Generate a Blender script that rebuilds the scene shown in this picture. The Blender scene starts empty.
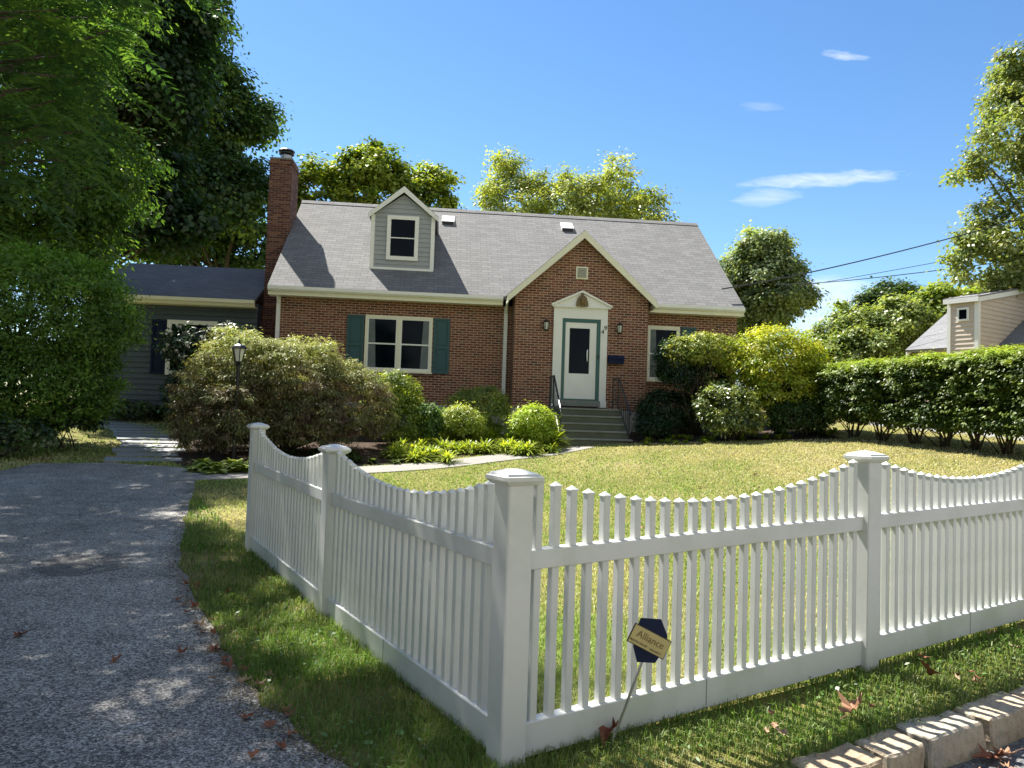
import bpy, math, random
import numpy as np
from mathutils import Vector, Matrix
random.seed(7); rng = np.random.default_rng(7)
scene = bpy.context.scene; C = scene.collection
R = math.radians

# ------------------------------------------------------------------ camera numbers
FPX = 745.0; CAMH = 1.5; PITCH = math.atan(30/745); ROLL = 0.033
_F = np.array([0, math.cos(PITCH), math.sin(PITCH)]); _U0 = np.array([0, -math.sin(PITCH), math.cos(PITCH)])
_R = math.cos(ROLL)*np.array([1, 0, 0.]) + math.sin(ROLL)*_U0
_U = -math.sin(ROLL)*np.array([1, 0, 0.]) + math.cos(ROLL)*_U0
def at(px, py, Y):
    """world point seen at a pixel of the photograph, at distance Y along the view"""
    d = _F + (px-512)/FPX*_R - (py-384)/FPX*_U
    return np.array([0, 0, CAMH]) + d*(Y/d[1])
camd = bpy.data.cameras.new('camera'); cam = bpy.data.objects.new('camera', camd); C.objects.link(cam)
camd.sensor_width = 36; camd.lens = 36*FPX/1024; camd.clip_end = 2000; camd.clip_start = .05
cam.location = (0, 0, CAMH)
M = Matrix(((_R[0], _U[0], -_F[0]), (_R[1], _U[1], -_F[1]), (_R[2], _U[2], -_F[2])))
cam.rotation_euler = M.to_euler()
scene.camera = cam

# ------------------------------------------------------------------ materials
def newmat(name):
    m = bpy.data.materials.new(name); m.use_nodes = True; nt = m.node_tree
    for n in list(nt.nodes): nt.nodes.remove(n)
    out = nt.nodes.new('ShaderNodeOutputMaterial'); return m, nt, out
def N(nt, typ, ins=None, **kw):
    n = nt.nodes.new(typ)
    for k, v in kw.items(): setattr(n, k, v)
    if ins:
        for k, v in ins.items():
            s = n.inputs[k]
            if isinstance(v, bpy.types.NodeSocket): nt.links.new(v, s)
            else: s.default_value = v
    return n
def c4(c): return (c[0], c[1], c[2], 1)
def ramp(nt, fac, stops):
    r = nt.nodes.new('ShaderNodeValToRGB'); cr = r.color_ramp
    while len(cr.elements) < len(stops): cr.elements.new(.5)
    for e, (p, c) in zip(cr.elements, stops): e.position = p; e.color = c4(c) if not isinstance(c, float) else (c, c, c, 1)
    nt.links.new(fac, r.inputs[0]); return r.outputs[0]
def mixc(nt, fac, a, b, blend='MIX'):
    m = N(nt, 'ShaderNodeMix', data_type='RGBA', blend_type=blend)
    for idx, v in ((0, fac), (6, a), (7, b)):
        s = m.inputs[idx]
        if isinstance(v, bpy.types.NodeSocket): nt.links.new(v, s)
        elif idx == 0: s.default_value = v
        else: s.default_value = c4(v)
    return m.outputs[2]
def math_(nt, op, a, b=0.0, clamp=False):
    m = N(nt, 'ShaderNodeMath', operation=op, use_clamp=clamp)
    for i, v in enumerate((a, b)):
        if isinstance(v, bpy.types.NodeSocket): nt.links.new(v, m.inputs[i])
        else: m.inputs[i].default_value = v
    return m.outputs[0]
def coords(nt, kind='Object'): return nt.nodes.new('ShaderNodeTexCoord').outputs[kind]
def noise(nt, vec, scale, detail=4, rough=.55, dist=0):
    return N(nt, 'ShaderNodeTexNoise', {'Vector': vec, 'Scale': scale, 'Detail': detail, 'Roughness': rough, 'Distortion': dist}).outputs[0]
def bump(nt, h, strength=.3, dist=.01):
    return N(nt, 'ShaderNodeBump', {'Height': h, 'Strength': strength, 'Distance': dist}).outputs[0]
def principled(nt, out, col, rough=.6, normal=None, spec=.5, metal=0):
    ins = {'Base Color': col if isinstance(col, bpy.types.NodeSocket) else c4(col), 'Roughness': rough, 'Specular IOR Level': spec, 'Metallic': metal}
    p = N(nt, 'ShaderNodeBsdfPrincipled', ins)
    if normal is not None: nt.links.new(normal, p.inputs['Normal'])
    nt.links.new(p.outputs[0], out.inputs[0]); return p
def paint(name, col, rough=.45, dirt=.12, scale=6, metal=0, spec=.5, grime=None):
    m, nt, out = newmat(name); v = coords(nt)
    n1 = noise(nt, v, scale, 5); n2 = noise(nt, v, scale*9, 3)
    d = tuple(c*(1-2.2*dirt) for c in col) if grime is None else grime
    f = ramp(nt, n1, [(.35, 0.0), (.75, 1.0)])
    c = mixc(nt, math_(nt, 'MULTIPLY', f, .5), col, d)
    c = mixc(nt, math_(nt, 'MULTIPLY', n2, dirt), c, d)
    principled(nt, out, c, rough, bump(nt, n2, .08, .004), spec, metal); return m
def leafmat(name, trans=.45, gloss=.025, rough=.42, tint=(1.35, 1.3, .5)):
    m, nt, out = newmat(name)
    a = N(nt, 'ShaderNodeAttribute', attribute_name='leafcol')
    col = a.outputs[0]
    tc = mixc(nt, 1.0, col, tint, 'MULTIPLY')
    d = N(nt, 'ShaderNodeBsdfDiffuse', {'Color': col}); t = N(nt, 'ShaderNodeBsdfTranslucent', {'Color': tc})
    x = N(nt, 'ShaderNodeMixShader', {0: trans, 1: d.outputs[0], 2: t.outputs[0]})
    g = N(nt, 'ShaderNodeBsdfGlossy', {'Color': (1, 1, 1, 1), 'Roughness': rough})
    y = N(nt, 'ShaderNodeMixShader', {0: gloss, 1: x.outputs[0], 2: g.outputs[0]})
    nt.links.new(y.outputs[0], out.inputs[0]); return m
def brickmat(name, c1, c2, mortar):
    m, nt, out = newmat(name); uv = coords(nt, 'UV'); ob = coords(nt)
    wob = noise(nt, ob, 1.5, 2)
    b = N(nt, 'ShaderNodeTexBrick', {'Vector': uv, 'Color1': (0, 0, 0, 1), 'Color2': (1, 1, 1, 1), 'Mortar': (.5, .5, .5, 1), 'Scale': 1.0,
        'Mortar Size': .0085, 'Mortar Smooth': .2, 'Bias': 0.0, 'Brick Width': .205, 'Row Height': .0675})
    r = ramp(nt, b.outputs['Color'], [(0, c1), (.35, tuple(.75*x for x in c2)), (.6, c2), (.85, (.31, .15, .085)), (1, (.06, .032, .03))])
    n = noise(nt, ob, 35, 4)
    r = mixc(nt, math_(nt, 'MULTIPLY', n, .55), r, (.10, .045, .035))
    st = ramp(nt, wob, [(.3, 0.0), (.7, 1.0)])
    r = mixc(nt, math_(nt, 'MULTIPLY', st, .28), r, (.12, .05, .035))
    c = mixc(nt, b.outputs['Fac'], r, mortar)
    inv = math_(nt, 'SUBTRACT', 1.0, b.outputs['Fac'])
    h = math_(nt, 'ADD', math_(nt, 'MULTIPLY', inv, .8), math_(nt, 'MULTIPLY', n, .3))
    principled(nt, out, c, .85, bump(nt, h, .7, .01), .25); return m
def shinglemat(name, c1, c2, gap):
    m, nt, out = newmat(name); uv = coords(nt, 'UV'); ob = coords(nt)
    b = N(nt, 'ShaderNodeTexBrick', {'Vector': uv, 'Color1': (0, 0, 0, 1), 'Color2': (1, 1, 1, 1), 'Mortar': (.5, .5, .5, 1), 'Scale': 1.0,
        'Mortar Size': .007, 'Mortar Smooth': .5, 'Bias': 0.0, 'Brick Width': .31, 'Row Height': .142, })
    b.offset = .37; b.offset_frequency = 2
    r = mixc(nt, b.outputs['Color'], c1, c2)
    n = noise(nt, ob, 60, 3); w = noise(nt, ob, .5, 4)
    r = mixc(nt, math_(nt, 'MULTIPLY', n, .5), r, tuple(x*.6 for x in c1))
    r = mixc(nt, math_(nt, 'MULTIPLY', ramp(nt, w, [(.4, 0.0), (.75, 1.0)]), .3), r, tuple(x*.62 for x in c1))
    c = mixc(nt, b.outputs['Fac'], r, gap)
    sep = N(nt, 'ShaderNodeSeparateXYZ', {0: uv})
    saw = math_(nt, 'FRACT', math_(nt, 'DIVIDE', sep.outputs[1], .142))
    h = math_(nt, 'ADD', math_(nt, 'MULTIPLY', saw, -.9), math_(nt, 'MULTIPLY', n, .25))
    principled(nt, out, c, .92, bump(nt, h, .6, .012), .2); return m

M_brick = brickmat('brick', (.125, .037, .023), (.26, .080, .040), (.46, .37, .28))
M_brick_d = brickmat('chimney_brick', (.07, .026, .024), (.115, .04, .032), (.20, .15, .13))
M_shingle = shinglemat('roof_shingle', (.18, .18, .178), (.245, .244, .242), (.08, .08, .08))
M_shingle_shaded = shinglemat('shaded_shingle', (.13, .135, .15), (.17, .175, .19), (.06, .06, .07))  # roof shingle darkened and blued; the wing roof's shade is in the colour
M_shingle_n = shinglemat('neighbour_shingle', (.20, .205, .215), (.25, .255, .265), (.10, .10, .11))
M_trim = paint('cream_trim', (.80, .78, .62), .5, .06, 3)
M_white = paint('white_paint', (.82, .82, .78), .45, .05, 3)
M_siding_blue = paint('blue_grey_siding', (.075, .10, .13), .55, .1, 2)
M_siding_grey = paint('grey_siding', (.34, .36, .38), .55, .08, 2)
M_siding_peach = paint('beige_siding', (.62, .52, .43), .6, .08, 2)
M_teal = paint('teal_paint', (.045, .105, .115), .5, .1, 8, spec=.25)
M_green = paint('dark_green_paint', (.03, .12, .11), .35, .1, 8)
M_navy = paint('navy_paint', (.010, .017, .055), .5, .1, 8, spec=.15)
M_black = paint('black_metal', (.02, .02, .022), .4, .1, 12, metal=.3)
M_iron = paint('wrought_iron', (.035, .035, .038), .35, .15, 20, metal=.5)
M_steel = paint('galvanised_steel', (.42, .43, .44), .35, .15, 10, metal=.8)
M_brass = paint('bronze', (.20, .14, .06), .45, .25, 25, metal=.5)
M_conc = paint('concrete', (.23, .22, .20), .9, .15, 5)
M_step = paint('weathered_bluestone', (.23, .245, .22), .8, .2, 4, grime=(.10, .115, .085))
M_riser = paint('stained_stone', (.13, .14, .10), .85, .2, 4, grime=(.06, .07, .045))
M_flag = paint('flagstone', (.26, .28, .30), .8, .15, 4)
M_found = paint('grey_foundation', (.34, .34, .31), .9, .15, 2)
M_whiteflower = paint('petal', (.8, .78, .72), .6, .05)
M_cordura = paint('sign_gold', (.55, .45, .20), .4, .15, 14)
M_ink = paint('brown_ink', (.16, .11, .045), .5, .1)
M_inkd = paint('dark_ink', (.03, .03, .03), .5, .1)
def glassmat():
    m, nt, out = newmat('window_glass'); v = coords(nt)
    n = noise(nt, v, 1.6, 3)
    c = ramp(nt, n, [(.35, (.0015, .003, .007)), (.7, (.004, .008, .015))])
    principled(nt, out, c, .06, bump(nt, noise(nt, v, 2.5, 1), .04, .02), .11); return m
M_glass = glassmat()
def lampglass():
    m, nt, out = newmat('lantern_glass'); principled(nt, out, (.55, .56, .50), .15, None, .6); return m
M_lampglass = lampglass()
def curtain():
    m, nt, out = newmat('curtain'); v = coords(nt); n = noise(nt, v, 6, 2)
    principled(nt, out, mixc(nt, n, (.06, .08, .09), (.17, .20, .20)), .5, None, .4); return m
M_curtain = curtain()
def vinyl():
    m, nt, out = newmat('white_vinyl'); v = coords(nt); 
    n1 = noise(nt, v, 2.2, 5, .6); n2 = noise(nt, v, 60, 3)
    f = ramp(nt, n1, [(.48, 0.0), (.66, 1.0)])
    c = mixc(nt, math_(nt, 'MULTIPLY', f, .5), (.63, .64, .625), (.43, .46, .38))
    c = mixc(nt, math_(nt, 'MULTIPLY', ramp(nt, n2, [(.6, 0.0), (.8, 1.0)]), .10), c, (.5, .5, .42))
    principled(nt, out, c, .34, bump(nt, n2, .04, .002), .5); return m
M_vinyl = vinyl()
def barkmat():
    m, nt, out = newmat('bark'); v = coords(nt)
    mp = N(nt, 'ShaderNodeMapping', {'Vector': v, 'Scale': (6, 6, 1.2)}); n = noise(nt, mp.outputs[0], 3, 6, .65)
    c = ramp(nt, n, [(.3, (.035, .028, .022)), (.7, (.13, .105, .08))])
    principled(nt, out, c, .9, bump(nt, n, .8, .03), .2); return m
M_bark = barkmat()
def asphaltmat(name, patch=True, c_lo=(.062, .060, .058), c_hi=(.50, .48, .445)):
    m, nt, out = newmat(name); v = coords(nt)
    vo = N(nt, 'ShaderNodeTexVoronoi', {'Vector': v, 'Scale': 95.0}); vo2 = N(nt, 'ShaderNodeTexVoronoi', {'Vector': v, 'Scale': 210.0})
    s1 = N(nt, 'ShaderNodeSeparateColor', {0: vo.outputs['Color']}); s2 = N(nt, 'ShaderNodeSeparateColor', {0: vo2.outputs['Color']})
    f = math_(nt, 'ADD', math_(nt, 'MULTIPLY', s1.outputs[0], .6), math_(nt, 'MULTIPLY', s2.outputs[1], .4))
    big = noise(nt, v, .45, 5, .6); med = noise(nt, v, 2.4, 5, .65)
    f2 = math_(nt, 'ADD', f, math_(nt, 'MULTIPLY', math_(nt, 'SUBTRACT', big, .5), .55))
    f2 = math_(nt, 'ADD', f2, math_(nt, 'MULTIPLY', math_(nt, 'SUBTRACT', med, .5), .45))
    c = ramp(nt, f2, [(.18, c_lo), (.52, tuple((a+b)*.42 for a, b in zip(c_lo, c_hi))), (.80, c_hi), (.97, tuple(1.55*x for x in c_hi))])
    # cracks
    wv = N(nt, 'ShaderNodeVectorMath', {0: v, 1: N(nt, 'ShaderNodeTexNoise', {'Vector': v, 'Scale': 1.7, 'Detail': 5.0}).outputs['Color']}, operation='ADD').outputs[0]
    ed = N(nt, 'ShaderNodeTexVoronoi', {'Vector': wv, 'Scale': .8}, feature='DISTANCE_TO_EDGE').outputs[0]
    ck = ramp(nt, ed, [(.0, 1.0), (.012, 0.0)]); ckm = ramp(nt, noise(nt, v, .35, 2), [(.48, 0.0), (.6, 1.0)])
    c = mixc(nt, math_(nt, 'MULTIPLY', math_(nt, 'MULTIPLY', ck, ckm), .7), c, (.02, .02, .02))
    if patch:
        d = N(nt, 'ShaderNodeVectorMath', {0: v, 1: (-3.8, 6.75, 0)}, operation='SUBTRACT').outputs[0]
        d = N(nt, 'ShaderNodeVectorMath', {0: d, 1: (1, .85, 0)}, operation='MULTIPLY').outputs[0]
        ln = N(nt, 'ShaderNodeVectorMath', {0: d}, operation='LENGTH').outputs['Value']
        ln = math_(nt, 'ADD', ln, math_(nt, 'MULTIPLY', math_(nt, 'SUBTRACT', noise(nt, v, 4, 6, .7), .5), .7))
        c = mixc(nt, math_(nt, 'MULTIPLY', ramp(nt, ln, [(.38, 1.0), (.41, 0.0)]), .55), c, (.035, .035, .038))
    principled(nt, out, c, .85, bump(nt, f, .8, .006), .35); return m
M_asphalt = asphaltmat('driveway_asphalt')
M_road = asphaltmat('street_asphalt', False, (.06, .06, .065), (.26, .26, .26))
def groundmat():
    m, nt, out = newmat('turf'); v = coords(nt)
    a = noise(nt, v, .38, 4, .6); b = noise(nt, v, 2.5, 5, .7); c_ = noise(nt, v, 45, 4, .7)
    f = math_(nt, 'ADD', math_(nt, 'MULTIPLY', a, .6), math_(nt, 'MULTIPLY', b, .4))
    c = ramp(nt, f, [(.38, (.15, .16, .045)), (.5, (.26, .24, .08)), (.62, (.36, .30, .15))])
    c = mixc(nt, math_(nt, 'MULTIPLY', c_, .6), c, (.06, .06, .02))
    principled(nt, out, c, .95, bump(nt, c_, .9, .03), .1); return m
M_turf = groundmat()
def mulchmat():
    m, nt, out = newmat('mulch'); v = coords(nt)
    vo = N(nt, 'ShaderNodeTexVoronoi', {'Vector': v, 'Scale': 28.0, 'Randomness': 1.0}); s = N(nt, 'ShaderNodeSeparateColor', {0: vo.outputs['Color']})
    c = ramp(nt, s.outputs[0], [(0, (.018, .013, .01)), (.6, (.055, .038, .028)), (1, (.13, .09, .06))])
    principled(nt, out, c, .95, bump(nt, s.outputs[1], 1, .03), .1); return m
M_mulch = mulchmat()
def stonemat():
    m, nt, out = newmat('kerb_stone'); v = coords(nt)
    a = noise(nt, v, 4, 6, .65); b = noise(nt, v, 30, 5, .7)
    oi = N(nt, 'ShaderNodeObjectInfo').outputs['Random']
    f = math_(nt, 'ADD', math_(nt, 'MULTIPLY', a, .7), math_(nt, 'MULTIPLY', oi, .3))
    c = ramp(nt, f, [(.3, (.33, .32, .29)), (.5, (.42, .36, .27)), (.7, (.36, .26, .17))])
    c = mixc(nt, math_(nt, 'MULTIPLY', ramp(nt, b, [(.5, 0.0), (.7, 1.0)]), .5), c, (.12, .10, .08))
    principled(nt, out, c, .9, bump(nt, math_(nt, 'ADD', a, math_(nt, 'MULTIPLY', b, .4)), .9, .03), .2); return m
M_stone = stonemat()
M_leaf = leafmat('leaf'); M_leafgloss = leafmat('glossy_leaf', .34, .05, .36); M_grass = leafmat('grass_blade', .4, .02, .5, (1.12, 1.14, .7))
M_maple = leafmat('lace_leaf', .40, .025, .45, (1.15, 1.15, .7))
def dryleaf():
    m, nt, out = newmat('dry_leaf'); v = coords(nt)
    oi = N(nt, 'ShaderNodeObjectInfo').outputs['Random']
    c = ramp(nt, oi, [(0, (.22, .075, .04)), (.4, (.30, .13, .065)), (.75, (.40, .24, .14)), (1, (.50, .38, .25))])
    c = mixc(nt, math_(nt, 'MULTIPLY', noise(nt, v, 40, 4), .5), c, (.10, .045, .03))
    principled(nt, out, c, .7, None, .3); return m
M_dry = dryleaf()

# ------------------------------------------------------------------ object helpers
def tag(o, label=None, cat=None, group=None, kind=None):
    if label: o['label'] = label
    if cat: o['category'] = cat
    if group: o['group'] = group
    if kind: o['kind'] = kind
    return o
def empty(name, loc=(0, 0, 0), rz=0):
    o = bpy.data.objects.new(name, None); o.empty_display_size = .1; C.objects.link(o); o.location = loc; o.rotation_euler = (0, 0, rz); return o
def nrm(v):
    return v/np.maximum(np.linalg.norm(v, axis=-1, keepdims=True), 1e-9)
class MB:
    def __init__(s): s.v = []; s.f = []; s.mi = []; s.cur = 0
    def add(s, vs, fs):
        b = len(s.v); s.v += [tuple(map(float, p)) for p in vs]; s.f += [tuple(i+b for i in f) for f in fs]; s.mi += [s.cur]*len(fs); return s
    def box(s, x0, x1, y0, y1, z0, z1):
        return s.add([(x0,y0,z0),(x1,y0,z0),(x1,y1,z0),(x0,y1,z0),(x0,y0,z1),(x1,y0,z1),(x1,y1,z1),(x0,y1,z1)],
            [(0,3,2,1),(4,5,6,7),(0,1,5,4),(1,2,6,5),(2,3,7,6),(3,0,4,7)])
    def prism(s, poly, a0, a1, axis='y'):
        """poly of (u,v): for axis y -> (x,z); x -> (y,z); z -> (x,y)"""
        n = len(poly)
        def P(p, a): return {'y': (p[0], a, p[1]), 'x': (a, p[0], p[1]), 'z': (p[0], p[1], a)}[axis]
        vs = [P(p, a0) for p in poly]+[P(p, a1) for p in poly]
        fs = [tuple(range(n)), tuple(range(2*n-1, n-1, -1))]+[(i, i+n, (i+1) % n+n, (i+1) % n) for i in range(n)]
        return s.add(vs, fs)
    def tube(s, pts, rad, n=8, cap=True):
        pts = [np.array(p, float) for p in pts]; vs = []; fs = []
        if not hasattr(rad, '__len__'): rad = [rad]*len(pts)
        prev = None
        for i, p in enumerate(pts):
            t = pts[min(i+1, len(pts)-1)]-pts[max(i-1, 0)]; t = t/max(np.linalg.norm(t), 1e-9)
            a = prev if prev is not None else (np.array([1, 0, 0.]) if abs(t[2]) > .8 else np.array([0, 0, 1.]))
            u = a-t*(a@t); u /= max(np.linalg.norm(u), 1e-9); w = np.cross(t, u); prev = u
            for k in range(n):
                an = 2*math.pi*k/n; vs.append(p+rad[i]*(math.cos(an)*u+math.sin(an)*w))
        for i in range(len(pts)-1):
            for k in range(n): fs.append((i*n+k, i*n+(k+1) % n, (i+1)*n+(k+1) % n, (i+1)*n+k))
        if cap: fs.append(tuple(range(n-1, -1, -1))); fs.append(tuple((len(pts)-1)*n+k for k in range(n)))
        return s.add(vs, fs)
    def lathe(s, prof, n=16, c=(0, 0, 0), rot=0):
        vs = []; fs = []
        for r, z in prof:
            for k in range(n):
                a = 2*math.pi*k/n+rot; vs.append((c[0]+r*math.cos(a), c[1]+r*math.sin(a), c[2]+z))
        for i in range(len(prof)-1):
            for k in range(n): fs.append((i*n+k, i*n+(k+1) % n, (i+1)*n+(k+1) % n, (i+1)*n+k))
        fs.append(tuple(range(n-1, -1, -1))); fs.append(tuple((len(prof)-1)*n+k for k in range(n)))
        return s.add(vs, fs)
    def mesh(s, name, mats):
        me = bpy.data.meshes.new(name); me.from_pydata(s.v, [], s.f); me.update()
        for m in (mats if isinstance(mats, (list, tuple)) else [mats]): me.materials.append(m)
        uv = me.uv_layers.new(name='UVMap'); V = s.v
        import bmesh
        bm = bmesh.new(); bm.from_mesh(me); bmesh.ops.recalc_face_normals(bm, faces=bm.faces); bm.to_mesh(me); bm.free()
        uv = me.uv_layers.active
        for p, mi in zip(me.polygons, s.mi):
            p.material_index = mi; n = p.normal
            if abs(n.z) > .98: u, w = Vector((1, 0, 0)), Vector((0, 1, 0))
            else:
                u = Vector((0, 0, 1)).cross(n).normalized()
                if abs(u.x) > abs(u.y): u = u if u.x > 0 else -u
                else: u = u if u.y > 0 else -u
                w = n.cross(u); w = w if w.z > 0 else -w
            for li in p.loop_indices:
                co = me.vertices[me.loops[li].vertex_index].co; uv.data[li].uv = (co.dot(u), co.dot(w))
        return me
    def build(s, name, mats, parent=None, smooth=False, bevel=0):
        o = bpy.data.objects.new(name, s.mesh(name, mats)); C.objects.link(o)
        if parent is not None: o.parent = parent
        if smooth:
            for p in o.data.polygons: p.use_smooth = True
        if bevel:
            b = o.modifiers.new('bevel', 'BEVEL'); b.width = bevel; b.segments = 2; b.limit_method = 'ANGLE'
        return o
def numesh(name, V, F, mat, col=None, parent=None):
    """V (n,3), F (m,4) quads, col (m,3) face colours"""
    me = bpy.data.meshes.new(name); me.vertices.add(len(V)); me.vertices.foreach_set('co', V.astype(np.float32).ravel())
    me.loops.add(F.size); me.loops.foreach_set('vertex_index', F.astype(np.int32).ravel())
    me.polygons.add(len(F)); me.polygons.foreach_set('loop_start', (np.arange(len(F))*F.shape[1]).astype(np.int32))
    me.polygons.foreach_set('loop_total', np.full(len(F), F.shape[1], np.int32)) if bpy.app.version < (4, 0) else None
    me.update(calc_edges=True)
    me.materials.append(mat)
    if col is not None:
        a = me.attributes.new('leafcol', 'FLOAT_COLOR', 'FACE'); c = np.ones((len(F), 4), np.float32); c[:, :3] = col; a.data.foreach_set('color', c.ravel())
    o = bpy.data.objects.new(name, me); C.objects.link(o)
    if parent is not None: o.parent = parent
    return o
# ------------------------------------------------------------------ terrain
def g(x, y):
    x = np.asarray(x, float); y = np.asarray(y, float)
    a = .08*(np.minimum(y, 26)-9)+.085*np.clip(x-1, 0, 10); k = .12
    return k*np.logaddexp(0, a/k)
def gs(x, y): return float(g(x, y))
KD = np.array([math.cos(.54), math.sin(.54)]); KN = np.array([math.sin(.54), -math.cos(.54)]); K0 = np.array([1.48, 3.4])
def kerb_st(x, y):
    dx = np.asarray(x)-K0[0]; dy = np.asarray(y)-K0[1]; return dx*KN[0]+dy*KN[1], dx*KD[0]+dy*KD[1]
def inpoly(x, y, poly):
    x = np.asarray(x); y = np.asarray(y); r = np.zeros(x.shape, bool); n = len(poly)
    for i in range(n):
        x0, y0 = poly[i]; x1, y1 = poly[(i+1) % n]
        if y0 == y1: continue
        c = ((y0 > y) != (y1 > y)) & (x < (x1-x0)*(y-y0)/(y1-y0)+x0); r ^= c
    return r
def drape(name, poly, dz, mat, step=.4, parent=None, thick=0):
    import bmesh
    bm = bmesh.new(); vs = [bm.verts.new((p[0], p[1], 0)) for p in poly]; bm.faces.new(vs)
    xs = [p[0] for p in poly]; ys = [p[1] for p in poly]
    for ax, lo, hi in ((0, min(xs), max(xs)), (1, min(ys), max(ys))):
        a = lo+step
        while a < hi:
            no = (1, 0, 0) if ax == 0 else (0, 1, 0); co = (a, 0, 0) if ax == 0 else (0, a, 0)
            bmesh.ops.bisect_plane(bm, geom=bm.verts[:]+bm.edges[:]+bm.faces[:], plane_co=co, plane_no=no); a += step
    for v in bm.verts: v.co.z = gs(v.co.x, v.co.y)+dz
    for f in bm.faces:
        f.normal_update()
        if f.normal.z < 0: f.normal_flip()
    me = bpy.data.meshes.new(name); bm.to_mesh(me); bm.free(); me.materials.append(mat)
    o = bpy.data.objects.new(name, me); C.objects.link(o)
    if thick:
        s = o.modifiers.new('thick', 'SOLIDIFY'); s.thickness = thick; s.offset = -1
    return o
def smooth_poly(pts, n=4):
    P = [np.array(p, float) for p in pts]; out = []
    for i in range(len(P)-1):
        p0 = P[max(i-1, 0)]; p1 = P[i]; p2 = P[i+1]; p3 = P[min(i+2, len(P)-1)]
        for k in range(n):
            t = k/n; out.append(tuple(.5*((2*p1)+(-p0+p2)*t+(2*p0-5*p1+4*p2-p3)*t*t+(-p0+3*p1-3*p2+p3)*t**3)))
    out.append(tuple(P[-1])); return out
xs = np.unique(np.round(np.concatenate([np.linspace(-400, -30, 8), np.arange(-30, -6, .6), np.arange(-6, 8, .12), np.arange(8, 30, .6), np.linspace(30, 400, 8)]), 3))
ys = np.unique(np.round(np.concatenate([np.linspace(-200, -8, 8), np.arange(-8, 1, .6), np.arange(1, 9, .12), np.arange(9, 26, .3), np.arange(26, 60, 2), np.linspace(60, 900, 10)]), 3))
X, Yg = np.meshgrid(xs, ys); Z = g(X, Yg); s_, t_ = kerb_st(X, Yg)
Z = Z-np.where((s_ > .06) & (t_ > -.45), .3, 0)-np.clip((Yg-60)/200, 0, 1)*0
V = np.stack([X.ravel(), Yg.ravel(), Z.ravel()], 1); nx = len(xs)
ii, jj = np.meshgrid(np.arange(nx-1), np.arange(len(ys)-1)); b = (jj*nx+ii).ravel()
tag(numesh('ground', V, np.stack([b, b+1, b+nx+1, b+nx], 1), M_turf), kind='structure')

drive_edge = smooth_poly([(-5.76, 13.3), (-5.09, 12.14), (-3.91, 9.1), (-3.06, 7.06), (-2.07, 5.22), (-1.43, 4.12), (-.65, 3.18), (.1, 2.55), (.62, 2.45)], 6)
jit = random.Random(3)
drive_edge = [(p[0]+jit.uniform(-.035, .035), p[1]+jit.uniform(-.035, .035)) for p in drive_edge]
P_drive = drive_edge+[(.62, -7), (-16, -7), (-13, 4), (-8.4, 11.2), (-8.35, 13.2), (-7.2, 13.55)]
tag(drape('driveway', P_drive, .010, M_asphalt, .35, thick=.25), kind='structure')
def kp(s, t): return (K0[0]+KN[0]*s+KD[0]*t, K0[1]+KN[1]*s+KD[1]*t)
P_street = [kp(.05, -.9), kp(.05, 16), kp(14, 16), kp(14, -9), (.6, -7), (.6, 2.4)]
tag(drape('street', P_street, -.135, M_road, .5), kind='structure')
mid = smooth_poly([(-5.6, 12.2), (-4.7, 12.6), (-3.2, 13.35), (-1.6, 14.4), (-.3, 15.8), (.9, 17.0), (1.75, 17.85)], 4)
def strip(mid, w):
    L, Rr = [], []
    for i, p in enumerate(mid):
        a = np.array(mid[max(i-1, 0)]); c = np.array(mid[min(i+1, len(mid)-1)]); d = (c-a)/np.linalg.norm(c-a); n = np.array([-d[1], d[0]])
        L.append(tuple(np.array(p)+n*w/2)); Rr.append(tuple(np.array(p)-n*w/2))
    return Rr+L[::-1]
P_path = strip(mid, .75)
tag(drape('front_path', P_path, .018, M_conc, .3, thick=.05), kind='structure')
P_bedL = [(-5.5, 13.0), (-4.7, 13.15), (-3.2, 13.9), (-1.9, 14.85), (-.75, 16.2), (.35, 17.3), (.75, 17.9), (.8, 20.6), (-6.7, 20.1), (-8.2, 17.5), (-6.9, 14.6)]
P_bedR = [(2.75, 18.05), (3.6, 17.75), (5.0, 17.6), (6.5, 17.1), (7.5, 16.9), (7.7, 18.5), (7.1, 21.4), (3.6, 21.0), (2.75, 20.2)]
tag(drape('mulch_bed', P_bedL, .010, M_mulch, .4), kind='structure'); tag(drape('mulch_bed', P_bedR, .010, M_mulch, .4), kind='structure')
# side street seen under the hedge
tag(drape('side_road', [(9.2, 19.5), (10.6, 14.6), (11.8, 10), (16, 10), (14.5, 15), (12.6, 21)], .006, paint('pale_asphalt', (.30, .30, .31), .9, .1, 5), .6), kind='structure')

# ------------------------------------------------------------------ foliage
def wob(p, k, seed):
    r = np.random.default_rng(seed); out = np.zeros(len(p))
    for i in range(4):
        d = r.normal(size=3)*k; out += np.sin(p@d+r.uniform(0, 6.28))
    return out/4
def leaf_geo(P, Nn, D, L, W, lift=.12):
    """P base points, Nn normals, D long axis; returns V,F"""
    n = len(P); S = nrm(np.cross(Nn, D)); D = nrm(np.cross(S, Nn))
    L = np.broadcast_to(L, (n,))[:, None]; W = np.broadcast_to(W, (n,))[:, None]
    v = np.empty((n, 4, 3)); mid_ = P+D*L*.45
    v[:, 0] = P; v[:, 1] = mid_+S*W*.5+Nn*W*lift; v[:, 2] = P+D*L; v[:, 3] = mid_-S*W*.5+Nn*W*lift
    return v.reshape(-1, 3), np.arange(n*4).reshape(n, 4)
def palette(pal, n, r):
    pal = np.array(pal, float); i = r.integers(0, len(pal), n); j = r.integers(0, len(pal), n); t = r.random(n)[:, None]
    return pal[i]*(1-t)+pal[j]*t
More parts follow.
